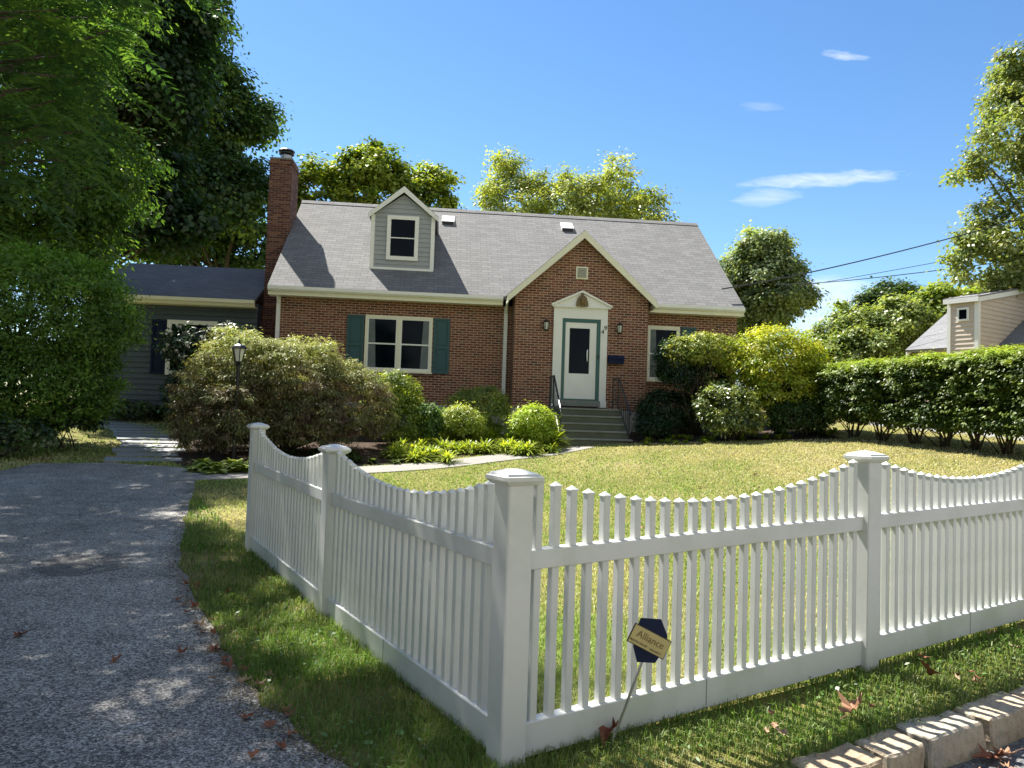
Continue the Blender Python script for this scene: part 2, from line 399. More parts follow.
def foliage(lobes, n_clump, clump_r, per, L, W, pal, seed, shell=(.72, 1.0), up=.6, outw=.5, rnd=.6, droop=.2, lump=.12, flat=.6, lowcut=-.75, floor=None, box=None, power=1.0, tip=None):
    r = np.random.default_rng(seed); lobes = np.array(lobes, float); lobes[:, 3:6] = np.maximum(lobes[:, 3:6]-clump_r*.55, lobes[:, 3:6]*.45)
    area = (lobes[:, 3]*lobes[:, 4]+lobes[:, 3]*lobes[:, 5]+lobes[:, 4]*lobes[:, 5]); li = r.choice(len(lobes), n_clump, p=area/area.sum())
    d = nrm(r.normal(size=(n_clump*2, 3))); d = d[d[:, 2] > lowcut][:n_clump]; m = len(d); li = li[:m]
    if power != 1.0: dd = np.sign(d)*np.abs(d)**power; dd = dd/np.maximum(np.abs(dd).max(1, keepdims=True)/np.abs(d).max(1, keepdims=True)**power, 1e-6)
    else: dd = d
    rad = r.uniform(shell[0]**2, shell[1]**2, m)**.5
    c0 = lobes[li, :3]; e = lobes[li, 3:6]
    P0 = c0+dd*e*rad[:, None]
    P0 = c0+(P0-c0)*(1+lump*2*wob(P0, 2.2/e.mean(), seed+1))[:, None]
    keep = np.ones(m, bool)
    for k, q in enumerate(lobes):
        inside = (((P0-q[:3])/(q[3:6]*.66))**2).sum(1) < 1; keep &= ~inside
    P0 = P0[keep]; d = d[keep]; m = len(P0)
    cc = palette(pal, m, r)*r.uniform(.78, 1.22, (m, 1))
    if tip is not None:  # blends top clumps toward a brighter colour that stands in for sunlight
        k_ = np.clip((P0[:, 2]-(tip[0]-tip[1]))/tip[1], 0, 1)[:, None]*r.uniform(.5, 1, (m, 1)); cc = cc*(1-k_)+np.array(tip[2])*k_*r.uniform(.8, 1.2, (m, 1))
    cr = clump_r*r.uniform(.6, 1.35, m)
    n = m*per; idx = np.repeat(np.arange(m), per)
    off = nrm(r.normal(size=(n, 3)))*np.clip(r.gamma(3.2, .24, n), 0, 1.9)[:, None]; off[:, 2] *= flat
    P = P0[idx]+off*cr[idx, None]
    dn = d[idx]
    Nn = nrm(dn*outw+np.array([0, 0, up])+nrm(r.normal(size=(n, 3)))*rnd+off*.35)
    D = nrm(dn*.5+off*.8+r.normal(size=(n, 3))*.6+np.array([0, 0, -droop]))
    col = cc[idx]*r.uniform(.75, 1.25, (n, 1))*(1+r.normal(size=(n, 3))*.05)
    if floor is not None:
        ok = P[:, 2] > floor(P[:, 0], P[:, 1])+.02; P, Nn, D, col = P[ok], Nn[ok], D[ok], col[ok]; n = len(P)
    sc = r.uniform(.65, 1.3, n)
    return P, Nn, D, L*sc, W*sc, np.clip(col, .003, .9), P0
def limbs(mb, base, targets, r0, seed, fork=.35, top=None, lean=(0, 0)):
    """trunk from base up to top with tapered limbs curving out to the clump points"""
    r = random.Random(seed); base = np.array(base, float); top = np.array(top, float)
    n = 7; tr = []
    for i in range(n+1):
        t = i/n; p = base*(1-t)+top*t; p = p+np.array([r.uniform(-1, 1), r.uniform(-1, 1), 0])*r0*.5*(1 if 0 < i else 0); tr.append(p)
    mb.tube([base+np.array([0, 0, -.15])]+tr, [r0*1.5, r0*1.25]+[r0*(1-.75*(i/n)) for i in range(1, n+1)], 10)
    for tg in targets:
        tg = np.array(tg, float); h = (tg[2]-base[2])/max(top[2]-base[2], .1)
        t = min(max(fork+(h-fork)*.45+r.uniform(-.08, .08), fork), .95); k = min(int(t*n), n-1); p = tr[k]*(1-(t*n-k))+tr[k+1]*(t*n-k)
        rr = r0*(1-.75*t)*.45; m1 = p*.6+tg*.4+np.array([0, 0, .08*np.linalg.norm(tg-p)]); m2 = p*.25+tg*.75+np.array([r.uniform(-1, 1), r.uniform(-1, 1), r.uniform(-.3, 1)])*.06*np.linalg.norm(tg-p)
        mb.tube([p, m1, m2, tg], [rr, rr*.7, rr*.42, rr*.15], 5)
def sublobes(lobes, k, seed, core=.86, rs=(.18, .46)):
    r = np.random.default_rng(seed+500); out = []
    for q in lobes:
        q = np.array(q); e = q[3:6]; out.append(tuple(np.concatenate([q[:3], e*core])))
        for i in range(k):
            d = r.normal(size=3); d /= np.linalg.norm(d); d[2] = d[2] if d[2] > -.5 else -d[2]; f = r.uniform(*rs); out.append(tuple(np.concatenate([q[:3]+d*e*(1.04-f*.8), np.full(3, e.mean()*f)*np.array([1, 1, .85])])))
    return out
def plant(name, label, cat, lobes, n_clump, clump_r, per, L, W, pal, seed, base=None, sub=0, trunk=None, mat=None, group=None, nlimb=24, fork=.35, parts=('trunk', 'crown'), stems=0, top=None, extra=None, **kw):
    mat = mat or M_leaf; lobes = [tuple(map(float, q)) for q in lobes]
    if sub: lobes = sublobes(lobes, sub, seed)
    P, Nn, D, LL, WW, col, P0 = foliage(lobes, n_clump, clump_r, per, L, W, pal, seed, floor=g, **kw)
    la = np.array(lobes)
    if base is None: bx, by = la[:, 0].mean(), la[:, 1].mean(); base = (bx, by, gs(bx, by))
    base = np.array(base, float); root = empty(name, tuple(base)); tag(root, label, cat, group)
    V, F = leaf_geo(P-base, Nn, D, LL, WW); o = numesh(parts[1], V, F, mat, col, root)
    mb = MB(); r = random.Random(seed)
    tg = [P0[r.randrange(len(P0))]*.96+la[0, :3]*.04-base for _ in range(nlimb)]
    if stems:
        for i in range(stems):
            t = tg[i % len(tg)]; a = np.array([r.uniform(-.12, .12), r.uniform(-.12, .12), -.03]); rr = trunk*r.uniform(.6, 1.1)
            mm = a*.5+t*.5; mm = mm+np.array([r.uniform(-.05, .05), r.uniform(-.05, .05), .02]); mb.tube([a, a*.75+t*.25+np.array([0, 0, .02]), mm, t], [rr, rr*.85, rr*.6, rr*.2], 5)
            for k in range(2):
                t2 = tg[r.randrange(len(tg))]; mb.tube([mm, mm*.5+(mm*.4+t2*.6)*.5, mm*.3+t2*.7], [rr*.5, rr*.35, rr*.12], 4)
    else:
        tp = np.array(top, float)-base if top is not None else np.array([la[0, 0]-base[0], la[0, 1]-base[1], la[:, 2].max()-base[2]+la[0, 5]*.3])
        limbs(mb, (0, 0, 0), tg, trunk, seed, fork, tp)
    mb.build(parts[0], M_bark, root, smooth=True)
    return root, P0
def lobe(x0, y0, x1, y1, Y, depth=1.0):
    """ellipsoid that spans the given frame of the photograph at distance Y"""
    a = at((x0+x1)/2, (y0+y1)/2, Y); rx = (x1-x0)/2*Y/FPX; rz = (y1-y0)/2*Y/FPX
    return (a[0], a[1], a[2], rx, rx*depth, rz)

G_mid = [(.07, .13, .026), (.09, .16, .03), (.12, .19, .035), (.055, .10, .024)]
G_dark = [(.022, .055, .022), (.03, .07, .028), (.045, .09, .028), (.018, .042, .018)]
G_light = [(.14, .19, .035), (.18, .22, .04), (.11, .16, .03), (.20, .22, .06)]
G_olive = [(.09, .12, .045), (.12, .15, .05), (.07, .095, .04), (.14, .16, .07)]
G_yel = [(.42, .46, .03), (.32, .40, .03), (.48, .48, .05), (.20, .28, .03)]

# --- left big tree over the driveway
plant('broadleaf_tree', 'tall bright green tree rising behind the big round bush at the left edge', 'tree',
    [lobe(-190, -60, 128, 190, 17.6, .8), lobe(-60, 90, 168, 270, 16.8, .7), lobe(-260, 100, 60, 330, 16.6, .7), lobe(0, -150, 165, 80, 18, .8), lobe(-60, 200, 150, 305, 17.4, .6)],
    1700, .46, 60, .15, .07, [(.08, .165, .035), (.11, .20, .04), (.15, .25, .045), (.055, .12, .03)], 11, sub=7, base=(-13.0, 17.0, gs(-13.0, 17.0)), trunk=.26, top=(-12.6, 17.2, 9.5), nlimb=60, droop=.5, lump=.16, lowcut=-.9)
plant('maple_tree', 'huge dark green maple standing behind the blue-grey wing left of the chimney', 'tree',
    [lobe(130, 10, 268, 215, 36, 1.0), lobe(150, -70, 240, 90, 37), lobe(150, 130, 287, 262, 35, .9), lobe(60, -60, 200, 130, 38), lobe(60, 90, 190, 265, 38), lobe(120, 190, 235, 282, 38, .8), lobe(190, 200, 292, 285, 37, .7)],
    1900, .62, 74, .21, .17, [(.045, .10, .04), (.06, .13, .045), (.09, .17, .045), (.035, .08, .033), (.16, .24, .045)], 12, sub=6, base=(-14.5, 37, gs(-12, 30)), trunk=.42, top=(-14.3, 37, 15), nlimb=70, fork=.25, lump=.2, flat=.7, lowcut=-.95)
plant('maple_tree', 'shadowy tree just behind the left end of the blue-grey wing', 'tree',
    [(-15.0, 28.5, 14.3, 3.5, 3.2, 4.6), (-15.0, 28, 9.0, 3.4, 2.6, 3.2)],
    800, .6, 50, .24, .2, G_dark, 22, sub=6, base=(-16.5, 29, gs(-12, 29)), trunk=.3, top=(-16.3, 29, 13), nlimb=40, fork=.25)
plant('maple_tree', 'sunlit leafy tree rising behind the roof between chimney and dormer', 'tree',
    [lobe(286, 152, 352, 250, 36), lobe(335, 140, 418, 250, 36), lobe(400, 160, 462, 250, 37), lobe(360, 190, 440, 260, 37)],
    700, .46, 74, .19, .15, [(.16, .24, .03), (.25, .32, .04), (.08, .14, .03), (.32, .38, .05)], 13, sub=15, trunk=.3, base=(-6.5, 36.5, gs(-6.5, 36)), top=(-7, 36.5, 10), nlimb=40, lump=.3)
plant('locust_tree', 'wide feathery yellow-green tree rising behind the middle of the roof', 'tree',
    [lobe(474, 160, 570, 270, 40), lobe(535, 166, 645, 270, 40), lobe(482, 142, 535, 230, 41), lobe(585, 150, 645, 240, 41), lobe(622, 184, 680, 260, 39), lobe(500, 185, 640, 270, 40)],
    1000, .55, 76, .20, .09, [(.28, .34, .09), (.34, .39, .10), (.20, .27, .08), (.38, .42, .10)], 14, sub=15, trunk=.32, base=(3.5, 40.5, gs(3.5, 40)), top=(3.3, 40.5, 11), nlimb=50, lump=.3, droop=.5)
plant('oak_tree', 'round olive green tree standing beyond the right end of the house', 'tree',
    [lobe(712, 226, 800, 320, 48), lobe(728, 250, 814, 345, 47), lobe(698, 262, 780, 365, 48), lobe(742, 222, 782, 290, 47)],
    1050, .56, 74, .22, .17, [(.19, .25, .12), (.25, .31, .14), (.13, .19, .10), (.32, .38, .18)], 15, sub=15, trunk=.36, base=(16, 48.5, gs(12, 48)), top=(16, 48.5, 10), nlimb=50, lump=.14)
plant('spruce_tree', 'dark green treetop poking out above the light green trees by the power lines', 'tree',
    [lobe(850, 280, 925, 330, 52), lobe(878, 276, 905, 310, 52)],
    240, .6, 55, .3, .15, [(.035, .075, .02), (.055, .10, .025), (.08, .13, .03)], 16, sub=6, trunk=.28, base=(25, 52.5, gs(12, 52)), top=(25, 52.5, 9), nlimb=20, lump=.2)
plant('broadleaf_tree', 'spreading light green tree left of the neighbouring grey roof', 'tree',
    [lobe(812, 300, 890, 365, 38, .8), lobe(860, 296, 935, 360, 37, .8), lobe(830, 325, 900, 385, 36, .8), lobe(805, 330, 850, 375, 37, .8), lobe(870, 320, 950, 380, 38, .8)],
    800, .46, 72, .18, .12, [(.25, .32, .09), (.18, .25, .08), (.30, .36, .10), (.13, .18, .07)], 17, sub=15, trunk=.25, base=(19, 37.5, gs(12, 37)), top=(19, 37.5, 5), nlimb=30, lump=.2)
plant('broadleaf_tree', 'bright green tree directly above the hidden ridge of the neighbouring house', 'tree',
    [lobe(905, 278, 985, 345, 40, .8), lobe(960, 270, 1060, 340, 40, .8)],
    380, .5, 60, .24, .17, [(.22, .30, .05), (.30, .37, .06), (.15, .22, .05)], 18, sub=15, trunk=.25, base=(23, 40.5, gs(12, 40)), top=(23, 40.5, 6), nlimb=30, lump=.2)
plant('maple_tree', 'tall olive green tree at the right edge towering over the neighbouring house', 'tree',
    [lobe(985, 30, 1160, 150, 30, .8), lobe(1000, 105, 1160, 235, 29, .8), lobe(965, 185, 1100, 290, 28, .8), lobe(990, 60, 1050, 140, 29), lobe(940, 150, 1000, 196, 28.5, .8), lobe(962, 118, 1020, 180, 28.5, .8), lobe(1060, 60, 1240, 280, 31), lobe(962, 150, 1070, 296, 28.5, .8), lobe(985, 30, 1070, 200, 29.5, .8), lobe(946, 215, 1030, 300, 28, .8), lobe(975, 235, 1060, 312, 28, .8), lobe(1000, 190, 1110, 305, 28, .8)],
    2000, .46, 60, .17, .11, [(.22, .28, .09), (.30, .34, .14), (.14, .19, .07), (.27, .31, .10)], 19, sub=8, trunk=.4, base=(21.8, 30.5, gs(12, 30)), top=(21.8, 30.5, 14), nlimb=70, lump=.28, fork=.3)

# --- overhanging tree with feathered fronds at the left (crown mostly above the frame)
def fronds(name_root, anchors, seed, pal, parent_base, nper=9, length=.6, mat=M_leaf):
    r = np.random.default_rng(seed); Ps, Ns, Ds, Ls, Ws, Cs = [], [], [], [], [], []
    for a in anchors:
        a = np.array(a)
        for k in range(nper):
            az = r.uniform(0, 6.28); el = r.uniform(-.5, .35); Lf = length*r.uniform(.7, 1.25)
            d = np.array([math.cos(az)*math.cos(el), math.sin(az)*math.cos(el), math.sin(el)]); n = np.array([0, 0, 1.])-d*d[2]; n = n/np.linalg.norm(n); s = np.cross(n, d)
            m = 11; c = np.array(pal[r.integers(len(pal))])*r.uniform(.8, 1.2)
            st = a+d*r.uniform(0, .25)
            for i in range(m):
                t = (i+1.2)/m; p = st+d*Lf*t+np.array([0, 0, -.35*Lf*t*t])
                for sd in (-1, 1):
                    Ps.append(p); Ds.append(s*sd*.9+d*.45+np.array([0, 0, -.35+r.normal()*.08])); Ns.append(n+s*sd*.25+r.normal(size=3)*.12)
                    ll = Lf*.24*(1-abs(t-.5)*.8)*r.uniform(.85, 1.1); Ls.append(ll); Ws.append(ll*.40); Cs.append(c*r.uniform(.85, 1.15))
    P = np.array(Ps)-np.array(parent_base); V, F = leaf_geo(P, nrm(np.array(Ns)), nrm(np.array(Ds)), np.array(Ls), np.array(Ws), .15)
    return V, F, np.array(Cs)
ob = np.array([-9.6, 8.4, gs(-9.6, 8.4)]); oroot = empty('walnut_tree', tuple(ob)); tag(oroot, 'overhanging tree with feathered fronds reaching in at the top left corner', 'tree')
rr = np.random.default_rng(5); anch = []; CL = 6
for lb, n in (((-6.8, 8.0, 7.8, 3.0, 3.0, 1.9), 22), ((-3.6, 7.2, 8.2, 1.9, 2.2, 1.0), 4), ((-6.8, 10.2, 8.6, 2.6, 1.8, 1.2), 7), ((-8.6, 8.0, 5.3, 1.8, 1.8, 1.4), 7), ((-9.0, 12.9, 8.2, 2.4, 2.0, 1.3), 13), ((-7.2, 12.4, 9.6, 1.6, 1.8, 1.0), 4)):
    for _ in range(n):
        d = rr.normal(size=3); d /= np.linalg.norm(d); q = rr.random()**.4; c_ = np.array([lb[0]+d[0]*lb[3]*q, lb[1]+d[1]*lb[4]*q, lb[2]+d[2]*lb[5]*q])
        for _k in range(CL): anch.append(tuple(c_+rr.normal(size=3)*.24))
vis = [at(px, py, Y) for px, py, Y in ((20, 40, 6.8), (70, 55, 7.2), (5, 95, 6.5), (55, 100, 7.3), (95, 80, 7.8), (25, 140, 6.8), (60, 160, 7.2), (0, 170, 6.4), (-30, 120, 6.3), (-40, 60, 6.4), (110, 30, 7.6), (60, 10, 7.0), (0, 10, 6.6), (40, 125, 7.0), (-60, 190, 6.6), (85, 130, 7.6), (-20, 200, 6.7))]
V, F, cc = fronds('', anch+[tuple(v) for v in vis], 21, [(.05, .12, .035), (.075, .155, .04), (.04, .095, .035), (.11, .20, .045)], ob, 8, .62)
numesh('crown', V, F, M_leaf, cc, oroot)
mb = MB(); limbs(mb, (0, 0, 0), [np.array(anch[i*5])-ob for i in range(60)]+[v-ob for v in vis], .2, 9, .3, (1.6, -.4, 8.2)); mb.build('trunk', M_bark, oroot, smooth=True)

for k_, (x, y, lab) in enumerate([(-9.8, 4.2, 'dense unseen tree added to darken the fence, halfway along the left side of the driveway'), (-9.4, -.8, 'low branched unseen tree added for shade beside the viewer left of the driveway'), (-9.5, -6, 'unseen tree added for shade behind the viewer at the driveway mouth'), (-4, -17, 'unseen tree added across the road behind the viewer to darken reflections'), (6, -19, 'second unseen tree added across the road to darken reflections'), (17, -15, 'third unseen tree added across the road to darken reflections')]):
    plant('broadleaf_tree', lab, 'tree', [(x, y, 7.2, 3.3, 3.3, 4.4), (x+.4, y, 2.8, 2.7, 2.7, 2.3)] if k_ < 3 else [(x, y, 5.4, 2.8, 2.8, 3.2), (x+.4, y, 2.4, 2.6, 2.6, 2.0)], 520 if k_ < 3 else 380, .62, 28, .38, .30, G_mid, 200+k_, sub=4, trunk=.25, top=(x, y, 7), nlimb=16)  # unseen trees, added to cut sky light on fence, driveway and window glass
# --- big round bush at the left edge
plant('arborvitae_bush', 'big rounded dense evergreen bush at the left edge beside the driveway', 'bush',
    [lobe(-90, 238, 139, 395, 15.2, .8), lobe(-60, 310, 118, 445, 15.0, .75), lobe(-100, 245, 60, 452, 14.8, .7)],
    2500, .24, 60, .085, .034, [(.09, .19, .03), (.13, .25, .035), (.18, .31, .04), (.06, .13, .026)], 31, tip=(4.9, 1.4, (.26, .46, .06)), base=(-10.3, 15.2, gs(-10.3, 15.2)), trunk=.11, top=(-10.0, 15.2, 3.6), nlimb=40, lump=.05, shell=(.72, 1.0), parts=('stem', 'foliage'), up=.3, droop=-.5, fork=.1)  # brighter green on the upper clumps puts the sunlit top into the colour
# --- left understory by the garden path
for i, (x0, y0, x1, y1, Y, lab) in enumerate([(-40, 412, 55, 458, 13.9, 'low dark shrub under the big round bush at the left edge'), (35, 402, 100, 440, 15.2, 'low leafy shrub between the big round bush and the stepping stones'), (100, 400, 160, 425, 21, 'low foundation shrub at the left end of the blue-grey wing'), (160, 400, 200, 425, 21, 'low foundation shrub beneath the navy shutter of the wing')]):
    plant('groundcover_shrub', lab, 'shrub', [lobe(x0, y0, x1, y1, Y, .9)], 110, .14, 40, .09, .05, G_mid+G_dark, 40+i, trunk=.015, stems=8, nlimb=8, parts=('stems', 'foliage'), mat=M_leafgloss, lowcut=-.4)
# --- white flowering bush in front of the wing window
rt, P0 = plant('rhododendron_bush', 'dark leafy bush dotted with white flowers before the wing window', 'bush',
    [lobe(160, 322, 210, 372, 19.2), lobe(195, 320, 258, 365, 19.4), lobe(170, 350, 240, 420, 19.3)],
    260, .2, 40, .13, .05, G_dark+[(.07, .11, .04)], 51, trunk=.03, stems=12, nlimb=14, parts=('stems', 'foliage'), mat=M_leafgloss, lump=.2)
fl = MB(); rb = np.array(rt.location); sel = [p for p in P0 if p[2] > 2.6 and p[1] < 19.6]; rnd_ = random.Random(4)
for p in rnd_.sample(sel, min(46, len(sel))):
    for k in range(7):
        q = p-rb+np.array([rnd_.uniform(-.07, .07), rnd_.uniform(-.15, -.02), rnd_.uniform(-.02, .12)]); a = rnd_.uniform(0, 3); s = .035
        fl.add([q+np.array([-s*math.cos(a), -s*math.sin(a), 0]), q+np.array([0, -.01, s]), q+np.array([s*math.cos(a), s*math.sin(a), 0]), q+np.array([0, .01, -s])], [(0, 1, 2, 3)])
fl.build('blossoms', M_whiteflower, rt)
# --- weeping lace leaf maple
BR = [(.17, .19, .07), (.21, .22, .08), (.14, .11, .06), (.12, .065, .045), (.22, .18, .11), (.11, .13, .05)]
plant('japanese_maple', 'low weeping bronze and green lace-leaf maple behind the driveway lantern', 'shrub',
    [lobe(176, 322, 312, 468, 15.6, .8), lobe(215, 330, 360, 464, 15.8, .8), lobe(272, 352, 392, 462, 16.0, .8), lobe(174, 384, 240, 470, 15.2, .8), lobe(205, 372, 290, 470, 14.95, .7), lobe(250, 385, 350, 468, 15.2, .7), lobe(196, 382, 266, 468, 14.35, .55)],
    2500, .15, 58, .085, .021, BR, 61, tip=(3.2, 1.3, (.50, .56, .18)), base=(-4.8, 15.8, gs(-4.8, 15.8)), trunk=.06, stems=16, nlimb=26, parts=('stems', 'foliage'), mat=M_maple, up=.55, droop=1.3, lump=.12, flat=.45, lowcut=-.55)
# --- other shrubs of the left bed
plant('azalea_bush', 'rounded yellow-green bush below the double window', 'bush', [lobe(362, 368, 425, 425, 17.8), lobe(375, 395, 428, 448, 17.4)],
    330, .14, 46, .07, .03, [(.24, .32, .04), (.32, .38, .05), (.12, .19, .03), (.08, .13, .03)], 71, trunk=.02, stems=10, nlimb=12, parts=('stems', 'foliage'), lump=.08)
plant('boxwood_bush', 'round light green bush left of the downspout by the gable', 'bush', [lobe(445, 384, 513, 422, 18.8), lobe(460, 395, 510, 436, 18.7)],
    300, .13, 46, .06, .03, [(.26, .33, .06), (.34, .39, .08), (.14, .20, .05)], 72, trunk=.02, stems=10, nlimb=12, parts=('stems', 'foliage'), lump=.08)
# --- right bed
plant('topiary_shrub', 'tall shrub with a pale flat top and bare stems right of the front window', 'shrub', [lobe(672, 330, 744, 372, 18.9, .8), lobe(662, 334, 705, 366, 18.7, .7)],
    340, .16, 46, .08, .035, [(.38, .42, .08), (.27, .34, .06), (.42, .44, .12), (.16, .22, .05)], 81, base=(4.75, 18.9, gs(4.75, 18.9)), trunk=.035, stems=7, nlimb=10, parts=('stems', 'foliage'), lump=.1, lowcut=-.9)
plant('yew_shrub', 'dark green upright shrub standing against the right window', 'shrub', [lobe(652, 334, 704, 396, 18.9, .7), lobe(632, 385, 705, 438, 19.2, .6), lobe(685, 355, 738, 425, 19.2, .6)],
    640, .16, 46, .08, .03, G_dark+[(.05, .09, .03)], 82, trunk=.02, stems=10, nlimb=12, parts=('stems', 'foliage'), lump=.15)
plant('azalea_bush', 'large brilliant yellow-green domed bush at the right corner of the house', 'bush', [lobe(726, 323, 826, 400, 18.4, .9), lobe(740, 350, 832, 425, 18.2, .9)],
    1000, .17, 50, .08, .036, G_yel, 83, trunk=.035, stems=14, nlimb=18, parts=('stems', 'foliage'), lump=.07, shell=(.5, 1.0))
plant('pieris_bush', 'low spreading bush with pale green tips in front of the right bed', 'bush', [lobe(692, 382, 765, 428, 17.8, .8), lobe(700, 405, 770, 440, 17.6, .7)],
    300, .15, 46, .09, .035, [(.28, .34, .06), (.36, .40, .09), (.12, .17, .05), (.06, .10, .03)], 84, trunk=.02, stems=12, nlimb=14, parts=('stems', 'foliage'), mat=M_leafgloss, lump=.15)
plant('holly_bush', 'dark green low bush under the brilliant yellow-green bush', 'bush', [lobe(765, 392, 834, 440, 17.7, .8)],
    240, .14, 50, .06, .03, [(.04, .085, .02), (.06, .11, .025), (.08, .13, .03)], 85, trunk=.02, stems=10, nlimb=12, parts=('stems', 'foliage'), lump=.07)

plant('spirea_shrub', 'yellow-green feathery shrub just left of the boxwood', 'shrub', [lobe(436, 402, 488, 442, 17.7, .8)], 240, .14, 44, .075, .022, [(.34, .42, .07), (.26, .34, .06), (.42, .46, .10)], 86, trunk=.012, stems=10, nlimb=10, parts=('stems', 'foliage'), lump=.15)
plant('periwinkle_shrub', 'small mid green shrub beside the azalea below the double window', 'shrub', [lobe(408, 402, 444, 446, 17.5, .8)], 200, .13, 44, .06, .03, [(.12, .22, .05), (.16, .27, .05), (.08, .15, .04)], 87, trunk=.012, stems=8, nlimb=8, parts=('stems', 'foliage'), lump=.12)
plant('spirea_shrub', 'bright yellow-green shrub hugging the left side of the front steps', 'shrub', [lobe(506, 405, 560, 446, 17.7, .7)], 260, .14, 44, .085, .024, [(.38, .50, .06), (.30, .42, .05), (.46, .54, .08)], 88, trunk=.012, stems=10, nlimb=10, parts=('stems', 'foliage'), lump=.2)
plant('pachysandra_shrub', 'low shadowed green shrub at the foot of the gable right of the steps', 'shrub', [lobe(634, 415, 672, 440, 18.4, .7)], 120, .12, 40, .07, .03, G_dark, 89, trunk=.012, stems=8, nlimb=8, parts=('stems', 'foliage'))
# --- clipped hedge: one shrub after another
HP = [(7.35, 18.3), (7.84, 17.12), (8.14, 16.35), (8.47, 15.6), (8.70, 14.95), (8.93, 14.35), (9.13, 13.72), (9.34, 13.05), (9.55, 12.35), (9.75, 11.6)]
HO = ['hidden far end', 'first', 'second', 'third', 'fourth', 'fifth', 'sixth', 'seventh', 'eighth', 'last']
for i, (x, y) in enumerate(HP):
    zb = gs(x, y); top = 2.98+.015*i
    lb = 'dark clipped hedge shrub, %s of the row counted from the house' % (HO[i] if i else 'farthest one')
    plant('hedge_shrub', lb, 'hedge', [(x, y, (top+zb+.2)/2, .78, .68, (top-zb-.2)/2), (x, y, top-.5, .84, .74, .52), (x, y, zb+.85, .68, .68, .62)],
        760, .14, 38, .072, .038, [(.07, .115, .03), (.12, .18, .035), (.19, .25, .04), (.06, .10, .03)], 100+i, base=(x, y, zb), trunk=.02, stems=13, nlimb=13, parts=('stems', 'foliage'),
        mat=M_leaf, tip=(top+.02, .45, (.40, .52, .05)), group='shrubs of the clipped hedge', power=.62, lump=.06, up=1.0, rnd=.5, flat=.35, lowcut=-.85, shell=(.7, 1.0))  # yellow-green hedge top is sunlight painted into the leaf colour

# ------------------------------------------------------------------ strap leaved / broad leaved small plants
def rosette(n, length, width, arch, seed, pal, seg=4, tipw=.1, spread=1.0):
    r = np.random.default_rng(seed); Vs, Fs, Cs = [], [], []; b = 0
    for i in range(n):
        az = r.uniform(0, 6.283); L = length*r.uniform(.6, 1.15); el = r.uniform(.35, 1.35); d = np.array([math.cos(az), math.sin(az)]); s = np.array([-d[1], d[0], 0]); pv = []
        c = np.array(pal[r.integers(len(pal))])*r.uniform(.8, 1.25)
        for k in range(seg+1):
            t = k/seg; h = L*(math.sin(el)*t-arch*t*t); q = np.array([d[0]*L*math.cos(el)*t*spread, d[1]*L*math.cos(el)*t*spread, max(h, .01)]); w = width*(math.sin(math.pi*min(t*.85+.15, 1))+tipw*.3)*.5
            pv.append(q-s*w); pv.append(q+s*w)
        Vs += pv
        for k in range(seg): Fs.append((b+2*k, b+2*k+1, b+2*k+3, b+2*k+2)); Cs.append(c)
        b += 2*(seg+1)
    return np.array(Vs), np.array(Fs), np.array(Cs)
def placed_plants(name, label, cat, group, spots, args, mat=M_leaf, n_mesh=3):
    ms = []
    for k in range(n_mesh):
        V, F, c = rosette(*args[:4], seed=args[4]+k, pal=args[5]); o = numesh(name, V, F, mat, c); ms.append(o)
    for i, (x, y, s) in enumerate(spots):
        o = ms[i] if i < n_mesh else ms[i % n_mesh].copy()
        if i >= n_mesh: C.objects.link(o)
        o.location = (x, y, gs(x, y)+.012); o.scale = (s, s, s); o.rotation_euler = (0, 0, random.uniform(0, 6)); tag(o, label, cat, group)
    for k in range(len(spots), n_mesh): bpy.data.objects.remove(ms[k])
host = [(-5.35, 12.95, .8), (-5.05, 12.9, 1), (-4.7, 12.95, 1), (-4.35, 13.1, 1), (-4.0, 13.3, 1), (-4.9, 13.3, 1.1), (-4.5, 13.45, 1.1), (-5.5, 13.4, .9), (-3.6, 13.6, .9)]
placed_plants('hosta', 'glossy light green hosta clump by the driveway left of the fence', 'plant', 'hostas beside the driveway', host, (46, .42, .15, .55, 1, [(.24, .32, .06), (.18, .26, .05), (.32, .38, .10)]), M_leafgloss)
R_ = random.Random(8)
def sc_spots(pxs, n, jx=10, smin=.8, smax=1.25):
    out = []
    for (x0, x1, Y0, Y1, k) in pxs:
        for i in range(k):
            Y = R_.uniform(Y0, Y1); px = R_.uniform(x0, x1); p = at(px, 440, Y); out.append((p[0], Y, R_.uniform(smin, smax)))
    return out
placed_plants('daylily', 'yellow-green strap-leaved plant in the left planting bed', 'plant', 'strap-leaved plants of the left bed', sc_spots([(425, 500, 17.4, 18.2, 12), (505, 552, 17.2, 17.9, 10), (400, 520, 16.2, 17.2, 12), (390, 430, 15.3, 15.9, 4), (455, 480, 16.3, 16.8, 4), (395, 450, 14.9, 15.7, 10), (450, 530, 16.2, 17.0, 12), (530, 560, 17.0, 17.4, 4)], 0), (90, .55, .03, .5, 11, [(.30, .38, .05), (.40, .44, .06), (.18, .26, .04)]))
placed_plants('fern', 'tall bright green fern clump left of the front steps', 'plant', 'ferns left of the front steps', sc_spots([(512, 556, 17.7, 18.4, 11), (430, 505, 18.0, 18.5, 8)], 0, smin=1.0, smax=1.4), (120, .62, .045, .38, 21, [(.30, .40, .04), (.40, .48, .05), (.18, .27, .04)]))
placed_plants('groundcover_plant', 'small bright green plant along the front of the right bed', 'plant', 'small plants edging the right bed', sc_spots([(640, 835, 17.3, 18.0, 34), (640, 700, 18.0, 18.9, 8)], 0, smin=.6, smax=1.0), (60, .26, .045, .45, 31, [(.24, .33, .045), (.34, .40, .06), (.14, .21, .04)]))
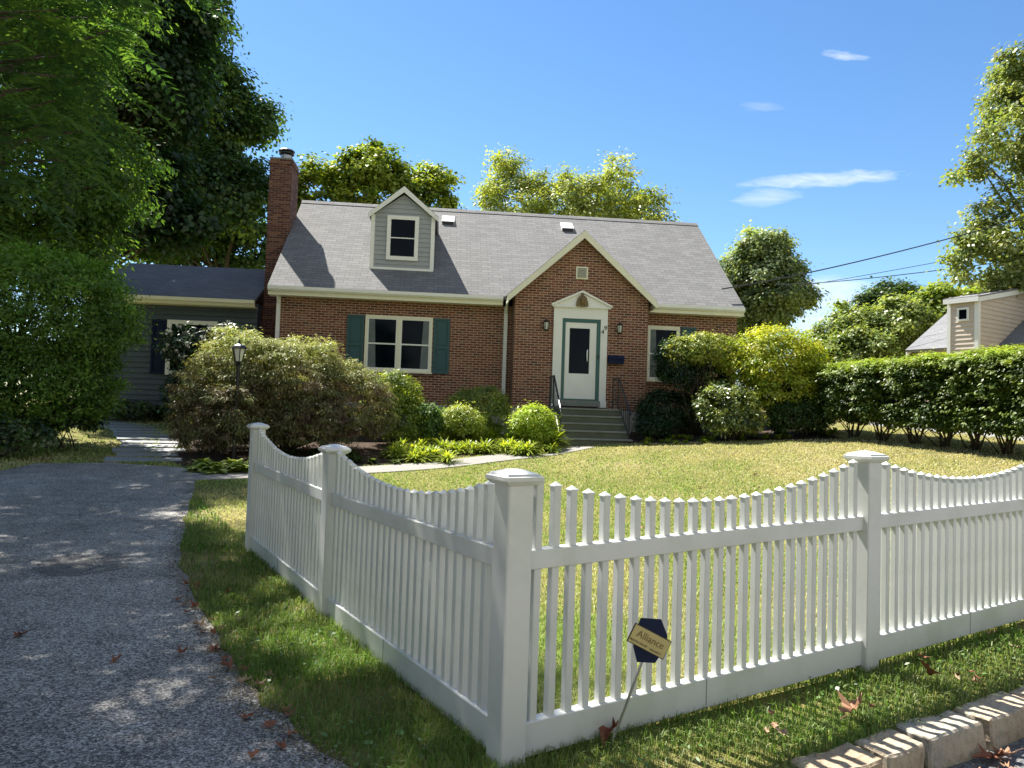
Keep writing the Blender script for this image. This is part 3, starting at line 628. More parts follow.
placed_plants('groundcover_plant', 'small green plant in the shade under the lace-leaf maple', 'plant', 'small plants under the lace-leaf maple', sc_spots([(255, 400, 14.5, 15.6, 22)], 0, smin=.7, smax=1.1), (60, .28, .05, .45, 41, [(.08, .12, .03), (.12, .16, .035), (.05, .08, .025)]))

# ------------------------------------------------------------------ grass
P0f = np.array([.025, 3.256]); P2f = np.array([-1.271, 5.423]); P1f = np.array([-2.566, 7.591]); P3f = np.array([2.193, 4.596]); P4f = P3f*2-P0f
def near_line(x, y, a, b, w):
    d = b-a; L = np.linalg.norm(d); d = d/L; t = (x-a[0])*d[0]+(y-a[1])*d[1]; s = (x-a[0])*-d[1]+(y-a[1])*d[0]
    return (t > -.1) & (t < L+.1), s
def grass(name, n, rmin, rmax, region, h, wpix, pal_fn, seed, lean=.5, dens=None, az=(-.72, .70)):
    r = np.random.default_rng(seed); rad = np.exp(r.uniform(math.log(rmin), math.log(rmax), n)); th = r.uniform(az[0], az[1], n)
    x = rad*np.sin(th); y = rad*np.cos(th); ok = region(x, y)
    if dens is not None: ok &= r.random(n) < dens(x, y)
    x, y, rad = x[ok], y[ok], rad[ok]; n = len(x); z = g(x, y)
    hh = (h(x, y) if callable(h) else h)*r.uniform(.55, 1.3, n); w = np.maximum(.0035, wpix*rad/FPX)*r.uniform(.7, 1.3, n)
    az_ = r.uniform(0, 6.283, n); ln = np.abs(r.normal(size=n))*lean; d = np.stack([np.cos(az_), np.sin(az_), np.zeros(n)], 1); a2 = az_+r.uniform(.6, 2.5, n); s = np.stack([np.cos(a2), np.sin(a2), np.zeros(n)], 1)
    P = np.stack([x, y, z-.004], 1); up = np.array([0, 0, 1.])
    m = P+up*hh[:, None]*.6+d*(hh*ln*.35)[:, None]; t = P+up*(hh*(1-np.minimum(ln, 1)*.35))[:, None]+d*(hh*ln)[:, None]
    W = w[:, None]; V = np.empty((n, 6, 3)); V[:, 0] = P-s*W*.5; V[:, 1] = P+s*W*.5; V[:, 2] = m-s*W*.4; V[:, 3] = m+s*W*.4; V[:, 4] = t-s*W*.06; V[:, 5] = t+s*W*.06
    b = np.arange(n)[:, None]*6; F = np.concatenate([b+np.array([0, 1, 3, 2]), b+np.array([2, 3, 5, 4])], 0); col = pal_fn(x, y, n, r)
    o = numesh(name, V.reshape(-1, 3), F, M_grass, np.concatenate([col, col], 0)); return tag(o, kind='stuff')
def fenceside(x, y):
    """True outside (street and driveway side) of the fence"""
    i1, s1 = near_line(x, y, P1f, P0f, 0); i2, s2 = near_line(x, y, P0f, P4f+(P4f-P3f)*3, 0)
    return (s1 < 0)|(s2 < 0)
not_hard = lambda x, y: ~inpoly(x, y, P_drive) & ~inpoly(x, y, P_path) & ~inpoly(x, y, P_bedL) & ~inpoly(x, y, P_bedR)
def not_street(x, y):
    s, t = kerb_st(x, y); return ~((s > -.03) & (t > -.2)) & ~((s > .02) & (t > -1.2))
def n2(x, y, k, seed): return wob(np.stack([x, y, np.zeros(len(x))], 1), k, seed)
def pal_lawn(x, y, n, r):
    f = np.clip(.42+.55*n2(x, y, .9, 3)+.45*n2(x, y, 3.2, 4)+r.normal(size=n)*.22+np.clip((y-11)*.02+(x-4)*.05, -.1, .35), 0, 1)[:, None]
    return (np.array([.24, .34, .09])*(1-f)+np.array([.54, .48, .28])*f)*r.uniform(.8, 1.2, (n, 1))
def pal_verge(x, y, n, r):
    f = np.clip(.22+.35*n2(x, y, 2.2, 5)+r.normal(size=n)*.2, 0, 1)[:, None]
    return (np.array([.12, .23, .035])*(1-f)+np.array([.34, .31, .15])*f)*r.uniform(.7, 1.3, (n, 1))
wx = lambda x, y: (x > -2.7-(y-7.6)*1.0)
lawn_region = lambda x, y: not_hard(x, y) & not_street(x, y) & ~fenceside(x, y) & (x > -9) & (y < 19.5)
verge_region = lambda x, y: not_hard(x, y) & not_street(x, y) & fenceside(x, y) & (y < 12.6)
left_region = lambda x, y: not_hard(x, y) & (x < -4.8) & (y > 11)
tag(grass('lawn_grass', 360000, 3.3, 21, lawn_region, lambda x, y: np.where(y < 5.5, .06, .035), 1.0, pal_lawn, 1, .6))
tag(grass('verge_grass', 330000, 2.9, 12.6, verge_region, .062, .9, pal_verge, 2, .7, dens=lambda x, y: np.clip(.66+.8*n2(x, y, 3.1, 9), .08, 1)))
tag(grass('side_grass', 60000, 11, 24, left_region, .05, 1.2, pal_lawn, 3, .6, az=(-.72, -.2), dens=lambda x, y: np.clip(.5+.5*n2(x, y, 1.3, 10), .05, 1)))
# broad weeds in the verge
r = np.random.default_rng(44); n = 9000; rad = np.exp(r.uniform(math.log(2.9), math.log(9), n)); th = r.uniform(-.6, .65, n); x = rad*np.sin(th); y = rad*np.cos(th)
ok = verge_region(x, y) & (n2(x, y, 2.4, 12)+r.normal(size=n)*.25 > .12); x, y = x[ok], y[ok]; n = len(x)
V, F = leaf_geo(np.stack([x, y, g(x, y)+r.uniform(.02, .06, n)], 1), nrm(np.stack([r.normal(size=n)*.4, r.normal(size=n)*.4, np.ones(n)], 1)), nrm(np.stack([r.normal(size=n), r.normal(size=n), r.normal(size=n)*.2], 1)), r.uniform(.018, .04, n), r.uniform(.014, .028, n), .1)
tag(numesh('clover_patch', V, F, M_leaf, np.array([.11, .20, .06])*r.uniform(.7, 1.5, (n, 1))), kind='stuff')

r = np.random.default_rng(77); ed = np.array([p for p in drive_edge if 2.9 < p[1] < 12]); k_ = r.integers(0, len(ed)-1, 5200); t_ = r.random((5200, 1)); q = ed[k_]*(1-t_)+ed[k_+1]*t_+r.normal(size=(5200, 2))*np.array([.07, .05])+np.array([-.03, 0]); n = len(q)
V, F = leaf_geo(np.stack([q[:, 0], q[:, 1], g(q[:, 0], q[:, 1])+r.uniform(.012, .02, n)], 1), nrm(np.stack([r.normal(size=n)*.5, r.normal(size=n)*.5, np.ones(n)], 1)), nrm(np.stack([r.normal(size=n), r.normal(size=n), r.normal(size=n)*.15], 1)), r.uniform(.006, .022, n), r.uniform(.005, .012, n), .3)
tag(numesh('edge_litter', V, F, M_grass, palette([(.30, .24, .16), (.14, .10, .07), (.40, .36, .28), (.10, .09, .08)], n, r)), kind='stuff')
# ------------------------------------------------------------------ fallen leaves
def dry_leaf_mesh(seed, s=.05):
    r = random.Random(seed); mb = MB(); n = 11; vs = [(0, 0, .008)]; a0 = r.uniform(.3, 1.0)
    for k in range(n*2):
        a = 2*math.pi*k/(n*2); q = (1.0 if k % 2 == 0 else .78)*(1+.28*math.cos(5*a))*(1+.25*math.cos(a))*r.uniform(.8, 1.15); x = q*math.cos(a)*s; y = q*math.sin(a)*s*.75; vs.append((x, y, .004+a0*(y*y)/s*.9+abs(x)*r.uniform(0, .35)))
    mb.add(vs, [(0, 1+k, 1+(k+1) % (n*2)) for k in range(n*2)]); mb.tube([(-s*.9, 0, .012), (-s*1.6, s*.1, .016)], .0015, 4)
    return mb.mesh('fallen_leaf', M_dry)
lm = [dry_leaf_mesh(k) for k in range(6)]
def put_leaf(x, y, s, label, group=None, z=None, tilt=.3):
    o = bpy.data.objects.new('fallen_leaf', lm[R_.randrange(6)]); C.objects.link(o); o.location = (x, y, (gs(x, y)+.022) if z is None else z); o.scale = (s, s, s*R_.uniform(.9, 1.8))
    o.rotation_euler = (R_.uniform(-tilt, tilt), R_.uniform(-tilt, tilt), R_.uniform(0, 6)); tag(o, label, 'leaf', group)
from_edge = [p for p in drive_edge if 3.2 < p[1] < 6.6]
for i in range(34):
    p = R_.choice(from_edge); q = R_.choice(from_edge); t = R_.random()*.25; put_leaf(p[0]*(1-t)+q[0]*t+R_.gauss(0, .09), p[1]*(1-t)+q[1]*t+R_.gauss(0, .09), R_.uniform(.4, .8), 'curled brown dry leaf lying along the edge of driveway and verge', 'dry leaves along the driveway edge')
for (x, y) in [(-1.75, 4.55), (-1.95, 4.9), (-1.62, 4.95), (-2.25, 5.5), (-1.2, 3.6), (-2.9, 7.6), (-2.2, 4.3), (-.95, 3.3), (-3.0, 4.7)]:
    put_leaf(x, y, R_.uniform(.5, .9), 'brown dry leaf lying out on the driveway asphalt', 'dry leaves on the open driveway', gs(x, y)+.014)
for i in range(16):
    t = R_.uniform(-.3, 4); s = -R_.uniform(.12, .6); x, y = kp(s, t); put_leaf(x, y, R_.uniform(.35, .7), 'small brown dry leaf in the grass between fence and kerb', 'dry leaves in the kerb verge', gs(x, y)+.05)
for i in range(8):
    t = R_.uniform(0, 1.0); s = R_.uniform(.2, .5); x, y = kp(s, t+.6); put_leaf(x, y, R_.uniform(.6, 1.2), 'tan dry leaf lying in the gutter below the kerb stones', 'dry leaves in the gutter', gs(x, y)-.12)
p = at(930, 678, 4.25); put_leaf(p[0], 4.3, 1.35, 'largest red-brown curled leaf standing up in the kerb verge', None, .13, .9); p = at(855, 715, 3.8); put_leaf(p[0], 3.8, 1.5, 'pale tan curled leaf in the grass below the fence post', None, .06, .5)
p = at(622, 737, 3.5); put_leaf(.52, 3.50, 1.3, 'dark red leaf at the foot of the yard sign', None, .04, .4)
for i in range(6): put_leaf(R_.uniform(1.5, 6), R_.uniform(7, 13), .8, 'single brown leaf lying out on the sunny lawn', 'dry leaves on the lawn')

# ------------------------------------------------------------------ fence
fence = empty('picket_fence', (P0f[0], P0f[1], 0)); tag(fence, 'white scalloped picket fence with square capped posts turning the lawn corner', 'fence')
PW = .127
def post_mesh(h):
    mb = MB(); c = .006; a = PW/2
    mb.prism([(-a+c, -a), (a-c, -a), (a, -a+c), (a, a-c), (a-c, a), (-a+c, a), (-a, a-c), (-a, -a+c)], -.05, h, 'z'); return mb.mesh('post', M_vinyl)
def cap_mesh():
    mb = MB(); a = PW/2
    mb.lathe([(q*math.sqrt(2), z) for q, z in [(a+.001, -.004), (a+.012, 0), (a+.026, .014), (a+.030, .018), (a+.030, .034), (a+.020, .038), (a+.016, .046), (.035, .060), (.030, .063), (.002, .066)]], 4, rot=math.pi/4); return mb.mesh('post_cap', M_vinyl)
pm = post_mesh(1.20); cm = cap_mesh()
aR = math.atan2(*(P3f-P0f)[::-1]); aL = math.atan2(*(P2f-P0f)[::-1])
posts = [(P0f, aR, 1.264), (P2f, aL, 1.241), (P1f, aL, 1.329), (P3f, aR, 1.347), (P4f, aR, 1.41)]
for p, a, zt in posts:
    o = bpy.data.objects.new('post', pm); C.objects.link(o); o.parent = fence; o.location = (p[0]-P0f[0], p[1]-P0f[1], zt-.066-1.20); o.rotation_euler = (0, 0, a)
    c = bpy.data.objects.new('post_cap', cm); C.objects.link(c); c.parent = o; c.location = (0, 0, 1.20)
def picket_mesh(h):
    mb = MB(); a = .019; c = .003
    sec = [(-a+c, -a), (a-c, -a), (a, -a+c), (a, a-c), (a-c, a), (-a+c, a), (-a, a-c), (-a, -a+c)]
    mb.prism(sec, 0, h, 'z'); b = a+.0025
    mb.add([(-b, -b, h), (b, -b, h), (b, b, h), (-b, b, h), (-b, -b, h+.006), (b, -b, h+.006), (b, b, h+.006), (-b, b, h+.006), (0, 0, h+.024)],
        [(3, 2, 1, 0), (0, 1, 5, 4), (1, 2, 6, 5), (2, 3, 7, 6), (3, 0, 4, 7), (4, 5, 8), (5, 6, 8), (6, 7, 8), (7, 4, 8)]); return mb.mesh('picket', M_vinyl)
NPK = 25
pk = []
for i in range(NPK):
    t = (i+.5)/NPK*2-1; h = 1.045+.165*abs(t)**2.0; pk.append(picket_mesh(h-.10))
rk = random.Random(2)
def panel(pa, za, pb, zb, ra, rb):
    """za, zb: post cap tops; the panel follows the slope between them"""
    d = pb-pa; L = np.linalg.norm(d); d = d/L; ang = math.atan2(d[1], d[0]); z0, z1 = za-1.264, zb-1.264
    x0, x1 = PW/2-.004, L-PW/2+.004
    def rail(name, lo, hi, th):
        mb = MB(); f = lambda x: ra+(rb-ra)*x/L; c = .004
        vs = []; 
        for x in (x0, x1):
            for yy, zz in ((-th+c, lo), (th-c, lo), (th, lo+c), (th, hi-c), (th-c, hi), (-th+c, hi), (-th, hi-c), (-th, lo+c)): vs.append((x, yy, f(x)+zz))
        mb.add(vs, [tuple(range(8)), tuple(range(15, 7, -1))]+[(i, i+8, (i+1) % 8+8, (i+1) % 8) for i in range(8)])
        o = mb.build(name, M_vinyl, fence); o.location = (pa[0]-P0f[0], pa[1]-P0f[1], 0); o.rotation_euler = (0, 0, ang)
    rail('middle_rail', .822, .908, .030); rail('bottom_rail', .018, .168, .031)
    mb = MB(); xj = L*.46; zj = ra+(rb-ra)*.46; mb.box(xj-.0012, xj+.0012, -.0325, .0325, zj+.020, zj+.166); o = mb.build('rail_joint', M_inkd, fence); o.location = (pa[0]-P0f[0], pa[1]-P0f[1], 0); o.rotation_euler = (0, 0, ang)
    for i in range(NPK):
        x = PW/2+(L-PW)*(i+.62)/(NPK+.25); o = bpy.data.objects.new('picket', pk[i]); C.objects.link(o); o.parent = fence
        q = pa+d*x-P0f; o.location = (q[0], q[1], ra+(rb-ra)*x/L+.10); o.scale = (1, 1, 1+((z0+(z1-z0)*x/L)-(ra+(rb-ra)*x/L))/1.07); o.rotation_euler = (rk.gauss(0, .002), rk.gauss(0, .002), ang+rk.gauss(0, .01))
panel(P0f, 1.264, P3f, 1.340, 0, .045); panel(P3f, 1.340, P4f, 1.41, .045, .10); panel(P2f, 1.241, P0f, 1.264, -.015, 0); panel(P1f, 1.319, P2f, 1.241, .02, -.015)

# ------------------------------------------------------------------ kerb stones
t = -.22; k = 0; names = ['nearest the fence corner', 'second from the fence corner', 'third from the fence corner', 'fourth from the fence corner', 'fifth from the fence corner', 'sixth from the fence corner', 'seventh from the fence corner', 'eighth from the fence corner', 'ninth from the fence corner']
kr = random.Random(12); import bmesh
while k < 8:
    L = [.42, .33, .50, .55, .48, .6, .5, .62][k]; h = .17; w = .2
    bm = bmesh.new(); bmesh.ops.create_cube(bm, size=1); 
    for v in bm.verts: v.co = Vector((v.co.x*(L-.02), v.co.y*w*kr.uniform(.9, 1.05), v.co.z*.3*(kr.uniform(.95, 1.03))))
    bmesh.ops.bevel(bm, geom=bm.edges[:], offset=.010, segments=1, affect='EDGES'); bmesh.ops.subdivide_edges(bm, edges=bm.edges[:], cuts=7, use_grid_fill=True)
    from mathutils import noise as mn
    for v in bm.verts:
        q = v.co+Vector((k*3.1, 0, 0)); v.co += Vector((mn.noise(q*7), mn.noise(q*7+Vector((9, 0, 0))), mn.noise(q*7+Vector((0, 9, 0)))))*.010+v.co.normalized()*(mn.noise(q*38)*.006+abs(mn.noise(q*14+Vector((3, 3, 3))))*-.014)
    me = bpy.data.meshes.new('kerb_stone'); bm.to_mesh(me); bm.free(); me.materials.append(M_stone)
    o = bpy.data.objects.new('kerb_stone', me); C.objects.link(o); x, y = kp(.04, t+L/2); o.location = (x, y, gs(x, y)-.125+kr.uniform(-.006, .008)); o.rotation_euler = (kr.gauss(0, .02), kr.gauss(0, .015), .54+kr.gauss(0, .03))
    tag(o, 'rough grey and tan kerb stone beside the verge, %s' % names[k], 'kerb stone', 'rough stones of the street kerb'); t += L+.012; k += 1
# ------------------------------------------------------------------ stepping stones
cl = smooth_poly([(-6.75, 13.75), (-7.15, 14.8), (-7.75, 16.1), (-8.7, 17.8), (-9.9, 19.4), (-11.2, 20.8), (-12.4, 21.8)], 12)
acc = 0; fs = []; last = np.array(cl[0]); nxt = .25
for p in cl[1:]:
    p = np.array(p); seg = np.linalg.norm(p-last)
    while acc+seg >= nxt:
        tt = (nxt-acc)/seg; fs.append((last+(p-last)*tt, math.atan2(*(p-last)[::-1]))); nxt += .68
    acc += seg; last = p
ordn = ['nearest to', 'second from', 'third from', 'fourth from', 'fifth from', 'sixth from', 'seventh from', 'eighth from', 'ninth from', 'tenth from', 'eleventh from', 'twelfth from', 'thirteenth from', 'fourteenth from', 'fifteenth from', 'sixteenth from', 'seventeenth from', 'eighteenth from', 'nineteenth from']
for i, (p, a) in enumerate(fs[:18]):
    mb = MB(); r = random.Random(i); w = .62+r.uniform(-.08, .08); l = .215+r.uniform(-.03, .02)
    mb.prism([(-l+r.uniform(-.03, .03), -w), (l+r.uniform(-.03, .03), -w+r.uniform(0, .06)), (l, w), (-l+r.uniform(-.03, .03), w-r.uniform(0, .06))], -.04, .03, 'z')
    o = mb.build('stepping_stone', M_flag, None, bevel=.008); sl = math.atan(.08*math.sin(a)); o.location = (p[0], p[1], gs(*p)+.005); o.rotation_euler = (0, -sl, a)
    tag(o, 'rectangular grey stepping stone on the curving garden path, %s the driveway' % ordn[i], 'stepping stone', 'stepping stones of the garden path')

# ------------------------------------------------------------------ house
YAW = R(5.4); house = empty('brick_house', (0, 20.9, .8), YAW); tag(house, 'low red brick house with grey shingle roof, entry gable, dormer and blue-grey side wing', 'house')
XL, XR, D_ = -6.55, 6.49, 7.8; EZ = 3.72; SL = .824; RZ = 7.45; RY = 3.9
def roofz(y): return 3.95+SL*(y+.35)
mb = MB(); gx0, gx1, gy = -.06, 3.65, -.75
mb.box(XL, XR, 0, D_, .88, EZ)
mb.prism([(0, EZ), (D_, EZ), (RY, RZ-.2)], XL, XL+.2, 'x'); mb.prism([(0, EZ), (D_, EZ), (RY, RZ-.2)], XR-.2, XR, 'x')
mb.build('wall', M_brick, house)
mb = MB(); apx = 1.77
mb.prism([(gx0, .88), (gx1, .88), (gx1, 3.95), (apx, 5.62), (gx0, 3.98)], gy, -.002, 'y'); mb.build('gable_wall', M_brick, house)
mb = MB(); mb.box(XL-.02, gx0-.02, -.02, D_+.02, -.6, .88); mb.box(gx1+.02, XR+.02, -.02, D_+.02, -.6, .88); mb.box(gx0-.018, gx1+.018, gy-.02, -.02, -.8, .878); mb.build('foundation', M_found, house)
# main roof
th = .10
def slab(mb, A, B, C2, D2, t):
    """sheet with thickness below"""
    a, b_, c, d = [np.array(q, float) for q in (A, B, C2, D2)]; n = np.cross(b_-a, d-a); n = n/np.linalg.norm(n)
    if n[2] < 0: n = -n
    vs = [a, b_, c, d, a-n*t, b_-n*t, c-n*t, d-n*t]; mb.add(vs, [(0, 1, 2, 3), (7, 6, 5, 4), (0, 4, 5, 1), (1, 5, 6, 2), (2, 6, 7, 3), (3, 7, 4, 0)])
mb = MB(); x0, x1 = XL-.17, XR+.08
slab(mb, (x0, -.35, roofz(-.35)), (x1, -.35, roofz(-.35)), (x1, RY, RZ), (x0, RY, RZ), th)
slab(mb, (x0, D_+.35, roofz(-.35)), (x1, D_+.35, roofz(-.35)), (x1, RY+.001, RZ), (x0, RY+.001, RZ), th)
roof = mb.build('roof', M_shingle, house)
mb = MB(); mb.prism([(RY-.16, RZ-.11), (RY, RZ+.025), (RY+.16, RZ-.11), (RY, RZ-.02)], x0-.01, x1+.01, 'x'); mb.build('ridge_cap', M_shingle, roof)
# fascia, gutter
for a, b_ in ((x0+.02, -.36), (3.80, x1-.02)):
    mb = MB(); mb.box(a, b_, -.335, -.005, 3.70, 3.735); mb.box(a, b_, -.345, -.31, 3.70, 3.905); mb.build('fascia', M_trim, house)
    mb = MB(); mb.prism([(-.347, 3.80), (-.40, 3.80), (-.445, 3.85), (-.445, 3.935), (-.43, 3.935), (-.43, 3.86), (-.395, 3.825), (-.347, 3.825)], a, b_, 'x'); mb.build('gutter', M_white, house)
mb = MB(); mb.prism([(-.30, 3.72), (-.30, 3.88), (RY, RZ-.12), (RY, RZ-.29)], x0+.02, XL-.003, 'x'); mb.prism([(-.30, 3.72), (-.30, 3.88), (RY, RZ-.12), (RY, RZ-.29)], XR+.003, x1-.02, 'x')
mb.build('rake_fascia', M_trim, house)
def downspout(x, y, z0, z1, kick=None):
    mb = MB(); mb.box(x-.05, x+.05, y-.085, y-.012, z0, z1-.25); mb.prism([(x-.049, z1-.25), (x+.049, z1-.25), (x+.049, z1), (x-.049, z1)], y-.083, y-.02, 'y')
    mb.tube([(x, y-.05, z1-.2), (x, y-.2, z1-.02), (x, y-.36, z1+.1)], .04, 6)
    for z in (z0+.6, (z0+z1)/2): mb.box(x-.06, x+.06, y-.09, y-.004, z, z+.03)
    mb.build('downspout', M_white, house)
downspout(XL+.08, 0, .05, 3.7); downspout(-.24, 0, .0, 3.7)
# gable roof over the entry
mb = MB(); gz = 5.78; gs_l = .905
def groof(xe): return gz-abs(xe-apx)*gs_l
for sx in (-1, 1):
    xe = apx+sx*2.08; ze = groof(xe); yb0 = (gz-3.95)/SL-.35; yb1 = max((ze-3.95)/SL-.35, -.2)+.35
    slab(mb, (apx, gy-.2, gz), (xe, gy-.2, ze), (xe, yb1, ze), (apx, yb0+.3, gz), .08)
groof_o = mb.build('gable_roof', M_shingle, house)
mb = MB()
for sx in (-1, 1):
    xe = apx+sx*2.06; ze = groof(xe); mb.prism([(apx, gz-.02), (xe, ze-.02), (xe, ze-.21), (apx, gz-.23)], gy-.235, gy-.20, 'y')
    mb.prism([(apx, gz-.10), (xe, ze-.10), (xe, ze-.12), (apx, gz-.12)], gy-.20, gy-.002, 'y')
    xr = xe-sx*.02; mb.box(min(xr, xr-sx*.02), max(xr, xr-sx*.02), gy-.2, -.36, ze-.2, ze-.09)
mb.build('rake_board', M_trim, house)
mb = MB(); mb.box(1.59, 1.92, gy-.03, gy+.002, 4.46, 4.80); vb = mb.build('gable_vent', M_trim, house)
mb = MB()
for k in range(6): mb.prism([(gy-.032, 4.50+k*.046), (gy-.05, 4.50+k*.046), (gy-.032, 4.535+k*.046)], 1.63, 1.88, 'x')
mb.build('louvre', M_found, vb)
# windows
def window(x0, x1, z0, z1, y, parent=house, mull=0, fr=.07, mat=M_trim, name='window', sash=M_white, curtain=True, rail=True):
    """outer frame x0..x1, z0..z1 on a wall plane facing -y"""
    mb = MB(); a = y-.045; b_ = y+.004
    mb.box(x0, x0+fr, a, b_, z0, z1); mb.box(x1-fr, x1, a, b_, z0, z1); mb.box(x0+fr, x1-fr, a+.002, b_, z1-fr*1.15, z1); mb.box(x0+fr, x1-fr, a+.002, b_, z0, z0+fr*.6)
    mb.box(x0-.03, x1+.03, a-.03, b_, z0-.045, z0-.002)
    w = mb.build(name, mat, parent); bays = []
    if mull:
        xm = (x0+x1)/2; m2 = MB(); m2.box(xm-.055, xm+.055, a+.003, b_, z0+fr*.6, z1-fr*1.15); m2.build('mullion', mat, w); bays = [(x0+fr, xm-.055), (xm+.055, x1-fr)]
    else: bays = [(x0+fr, x1-fr)]
    for u, v in bays:
        m3 = MB(); zl, zh = z0+fr*.6, z1-fr*1.15; zm = (zl+zh)/2; s = .028
        m3.box(u, u+s, a+.012, b_, zl, zh); m3.box(v-s, v, a+.012, b_, zl, zh); m3.box(u+s, v-s, a+.014, b_, zh-s, zh); m3.box(u+s, v-s, a+.014, b_, zl, zl+s*1.4)
        if rail: m3.box(u+s, v-s, a+.010, b_, zm-.02, zm+.02)
        m3.build('sash', sash, w)
        m4 = MB(); m4.box(u+s, v-s, y-.016, y-.006, zl+s, zh-s); m4.build('pane', M_glass, w)
        if curtain:
            m5 = MB(); sd = u+s if u == bays[0][0] else v-s-.22; 
            m5.prism([(sd, zl+s), (sd+.22, zl+s), (sd+.16, zh-s), (sd, zh-s)] if u == bays[0][0] else [(sd, zl+s), (sd+.22, zl+s), (sd+.22, zh-s), (sd+.06, zh-s)], y-.019, y-.0165, 'y'); m5.build('curtain', M_curtain, w)
    return w
window(-4.12, -2.27, 1.78, 3.31, 0, mull=1)
window(3.83, 4.79, 1.80, 3.36, 0, name='window')
def shutter(x0, x1, z0, z1, y, mat):
    mb = MB(); a = y-.055; f = .06
    mb.box(x0, x0+f, a, y-.003, z0, z1); mb.box(x1-f, x1, a, y-.003, z0, z1); zm = z0+(z1-z0)*.47
    for p, q in ((z0, z0+f*1.3), (zm-f*.6, zm+f*.6), (z1-f, z1)): mb.box(x0+f, x1-f, a+.002, y-.003, p, q)
    for p, q in ((z0+f*1.3, zm-f*.6), (zm+f*.6, z1-f)):
        mb.box(x0+f, x1-f, y-.03, y-.003, p, q); mb.box(x0+f+.045, x1-f-.045, y-.044, y-.03, p+.045, q-.045)
    return mb.build('shutter', mat, house)
shutter(-4.61, -4.15, 1.75, 3.29, 0, M_teal); shutter(-2.24, -1.79, 1.75, 3.29, 0, M_teal); shutter(4.83, 5.27, 1.78, 3.36, 0, M_teal)
# brick sill course and soldier course
for q in ((-4.2, -2.19, 1.66), (3.78, 4.84, 1.68)): mb = MB(); mb.box(q[0], q[1], -.05, .0, q[2], q[2]+.072); mb.build('brick_sill', M_brick_d, house)
# dormer
dy = .62; dx0, dx1 = -4.09, -2.37; dzb = roofz(dy); dze = 6.30; dap = 7.0; dxm = (dx0+dx1)/2
mb = MB(); n = 11; e = (dze-dzb)/ (n-1)
zz = dzb-.02; k = 0; top = dap-.1
def halfw(z): return (dx1-dx0)/2 if z < dze-.02 else max((dx1-dx0)/2*(1-(z-dze+.02)/(top-dze+.02)), 0)
while zz < top-.04:
    z2 = min(zz+.135, top); wl, wh = halfw(zz), halfw(z2)
    mb.add([(dxm-wl, dy-.028, zz), (dxm+wl, dy-.028, zz), (dxm+wh, dy-.008, z2), (dxm-wh, dy-.008, z2), (dxm-wl, dy+.05, zz), (dxm+wl, dy+.05, zz), (dxm+wh, dy+.05, z2), (dxm-wh, dy+.05, z2)], [(0, 1, 2, 3), (0, 4, 5, 1), (7, 6, 5, 4), (0, 3, 7, 4), (1, 5, 6, 2), (3, 2, 6, 7)]); zz = z2
for sx, xx in ((-1, dx0), (1, dx1)):
    zz = dzb
    while zz < dze:
        z2 = min(zz+.135, dze); y2 = lambda z: (z-3.95)/SL-.35+.05
        mb.add([(xx+sx*.02, dy+.0, zz), (xx+sx*.02, y2(zz), zz), (xx, y2(z2), z2), (xx, dy+.0, z2), (xx-sx*.05, dy, zz), (xx-sx*.05, y2(zz), zz), (xx-sx*.05, y2(z2), z2), (xx-sx*.05, dy, z2)], [(0, 1, 2, 3), (0, 4, 5, 1), (7, 6, 5, 4), (0, 3, 7, 4), (1, 5, 6, 2), (3, 2, 6, 7)]); zz = z2
dorm = mb.build('dormer', M_siding_grey, house)
mb = MB()
for xx in (dx0, dx1): mb.box(xx-.05 if xx == dx0 else xx-.06, xx+.06 if xx == dx0 else xx+.05, dy-.05, dy+.06, dzb-.02, dze-.02)
mb.box(dx0-.04, dx1+.04, dy-.055, dy-.0, dzb-.06, dzb+.02)
mb.build('corner_board', M_white, dorm)
mb = MB(); m2 = MB(); ds = (dap+.12-(dze+.0))/(.86+.14)
for sx in (-1, 1):
    xe = dxm+sx*1.0; za, ze = dap+.12, dze-.02; ya = (za-3.95)/SL-.35+.15; ye = (ze-3.95)/SL-.35+.15
    slab(mb, (dxm, dy-.14, za), (xe, dy-.14, ze), (xe, ye, ze), (dxm, min(ya, RY), za), .06)
    m2.prism([(dxm, za-.02), (xe, ze-.02), (xe, ze-.15), (dxm, za-.19)], dy-.165, dy-.142, 'y'); m2.prism([(dxm, za-.075), (xe, ze-.075), (xe, ze-.09), (dxm, za-.09)], dy-.142, dy-.0, 'y')
mb.build('dormer_roof', M_shingle, dorm); m2.build('dormer_trim', M_white, dorm)
wd = window(-3.68, -2.78, 5.0, 6.27, dy-.02, parent=dorm, fr=.11, mat=M_white, name='window_frame', curtain=False) if False else None
# dormer window frame with its pane
mb = MB(); a, b_ = dy-.075, dy-.03; fr = .11; x0w, x1w, z0w, z1w = -3.68, -2.78, 4.99, 6.27
mb.box(x0w, x0w+fr, a, b_, z0w, z1w); mb.box(x1w-fr, x1w, a, b_, z0w, z1w); mb.box(x0w+fr, x1w-fr, a+.002, b_, z1w-fr, z1w); mb.box(x0w+fr, x1w-fr, a+.002, b_, z0w, z0w+fr); mb.box(x0w+fr, x1w-fr, a+.02, b_, (z0w+z1w)/2-.015, (z0w+z1w)/2+.015)
mb.build('window_frame', M_white, dorm); mb = MB(); mb.box(x0w+fr, x1w-fr, dy-.045, dy-.035, z0w+fr, z1w-fr); mb.build('pane', M_glass, dorm)
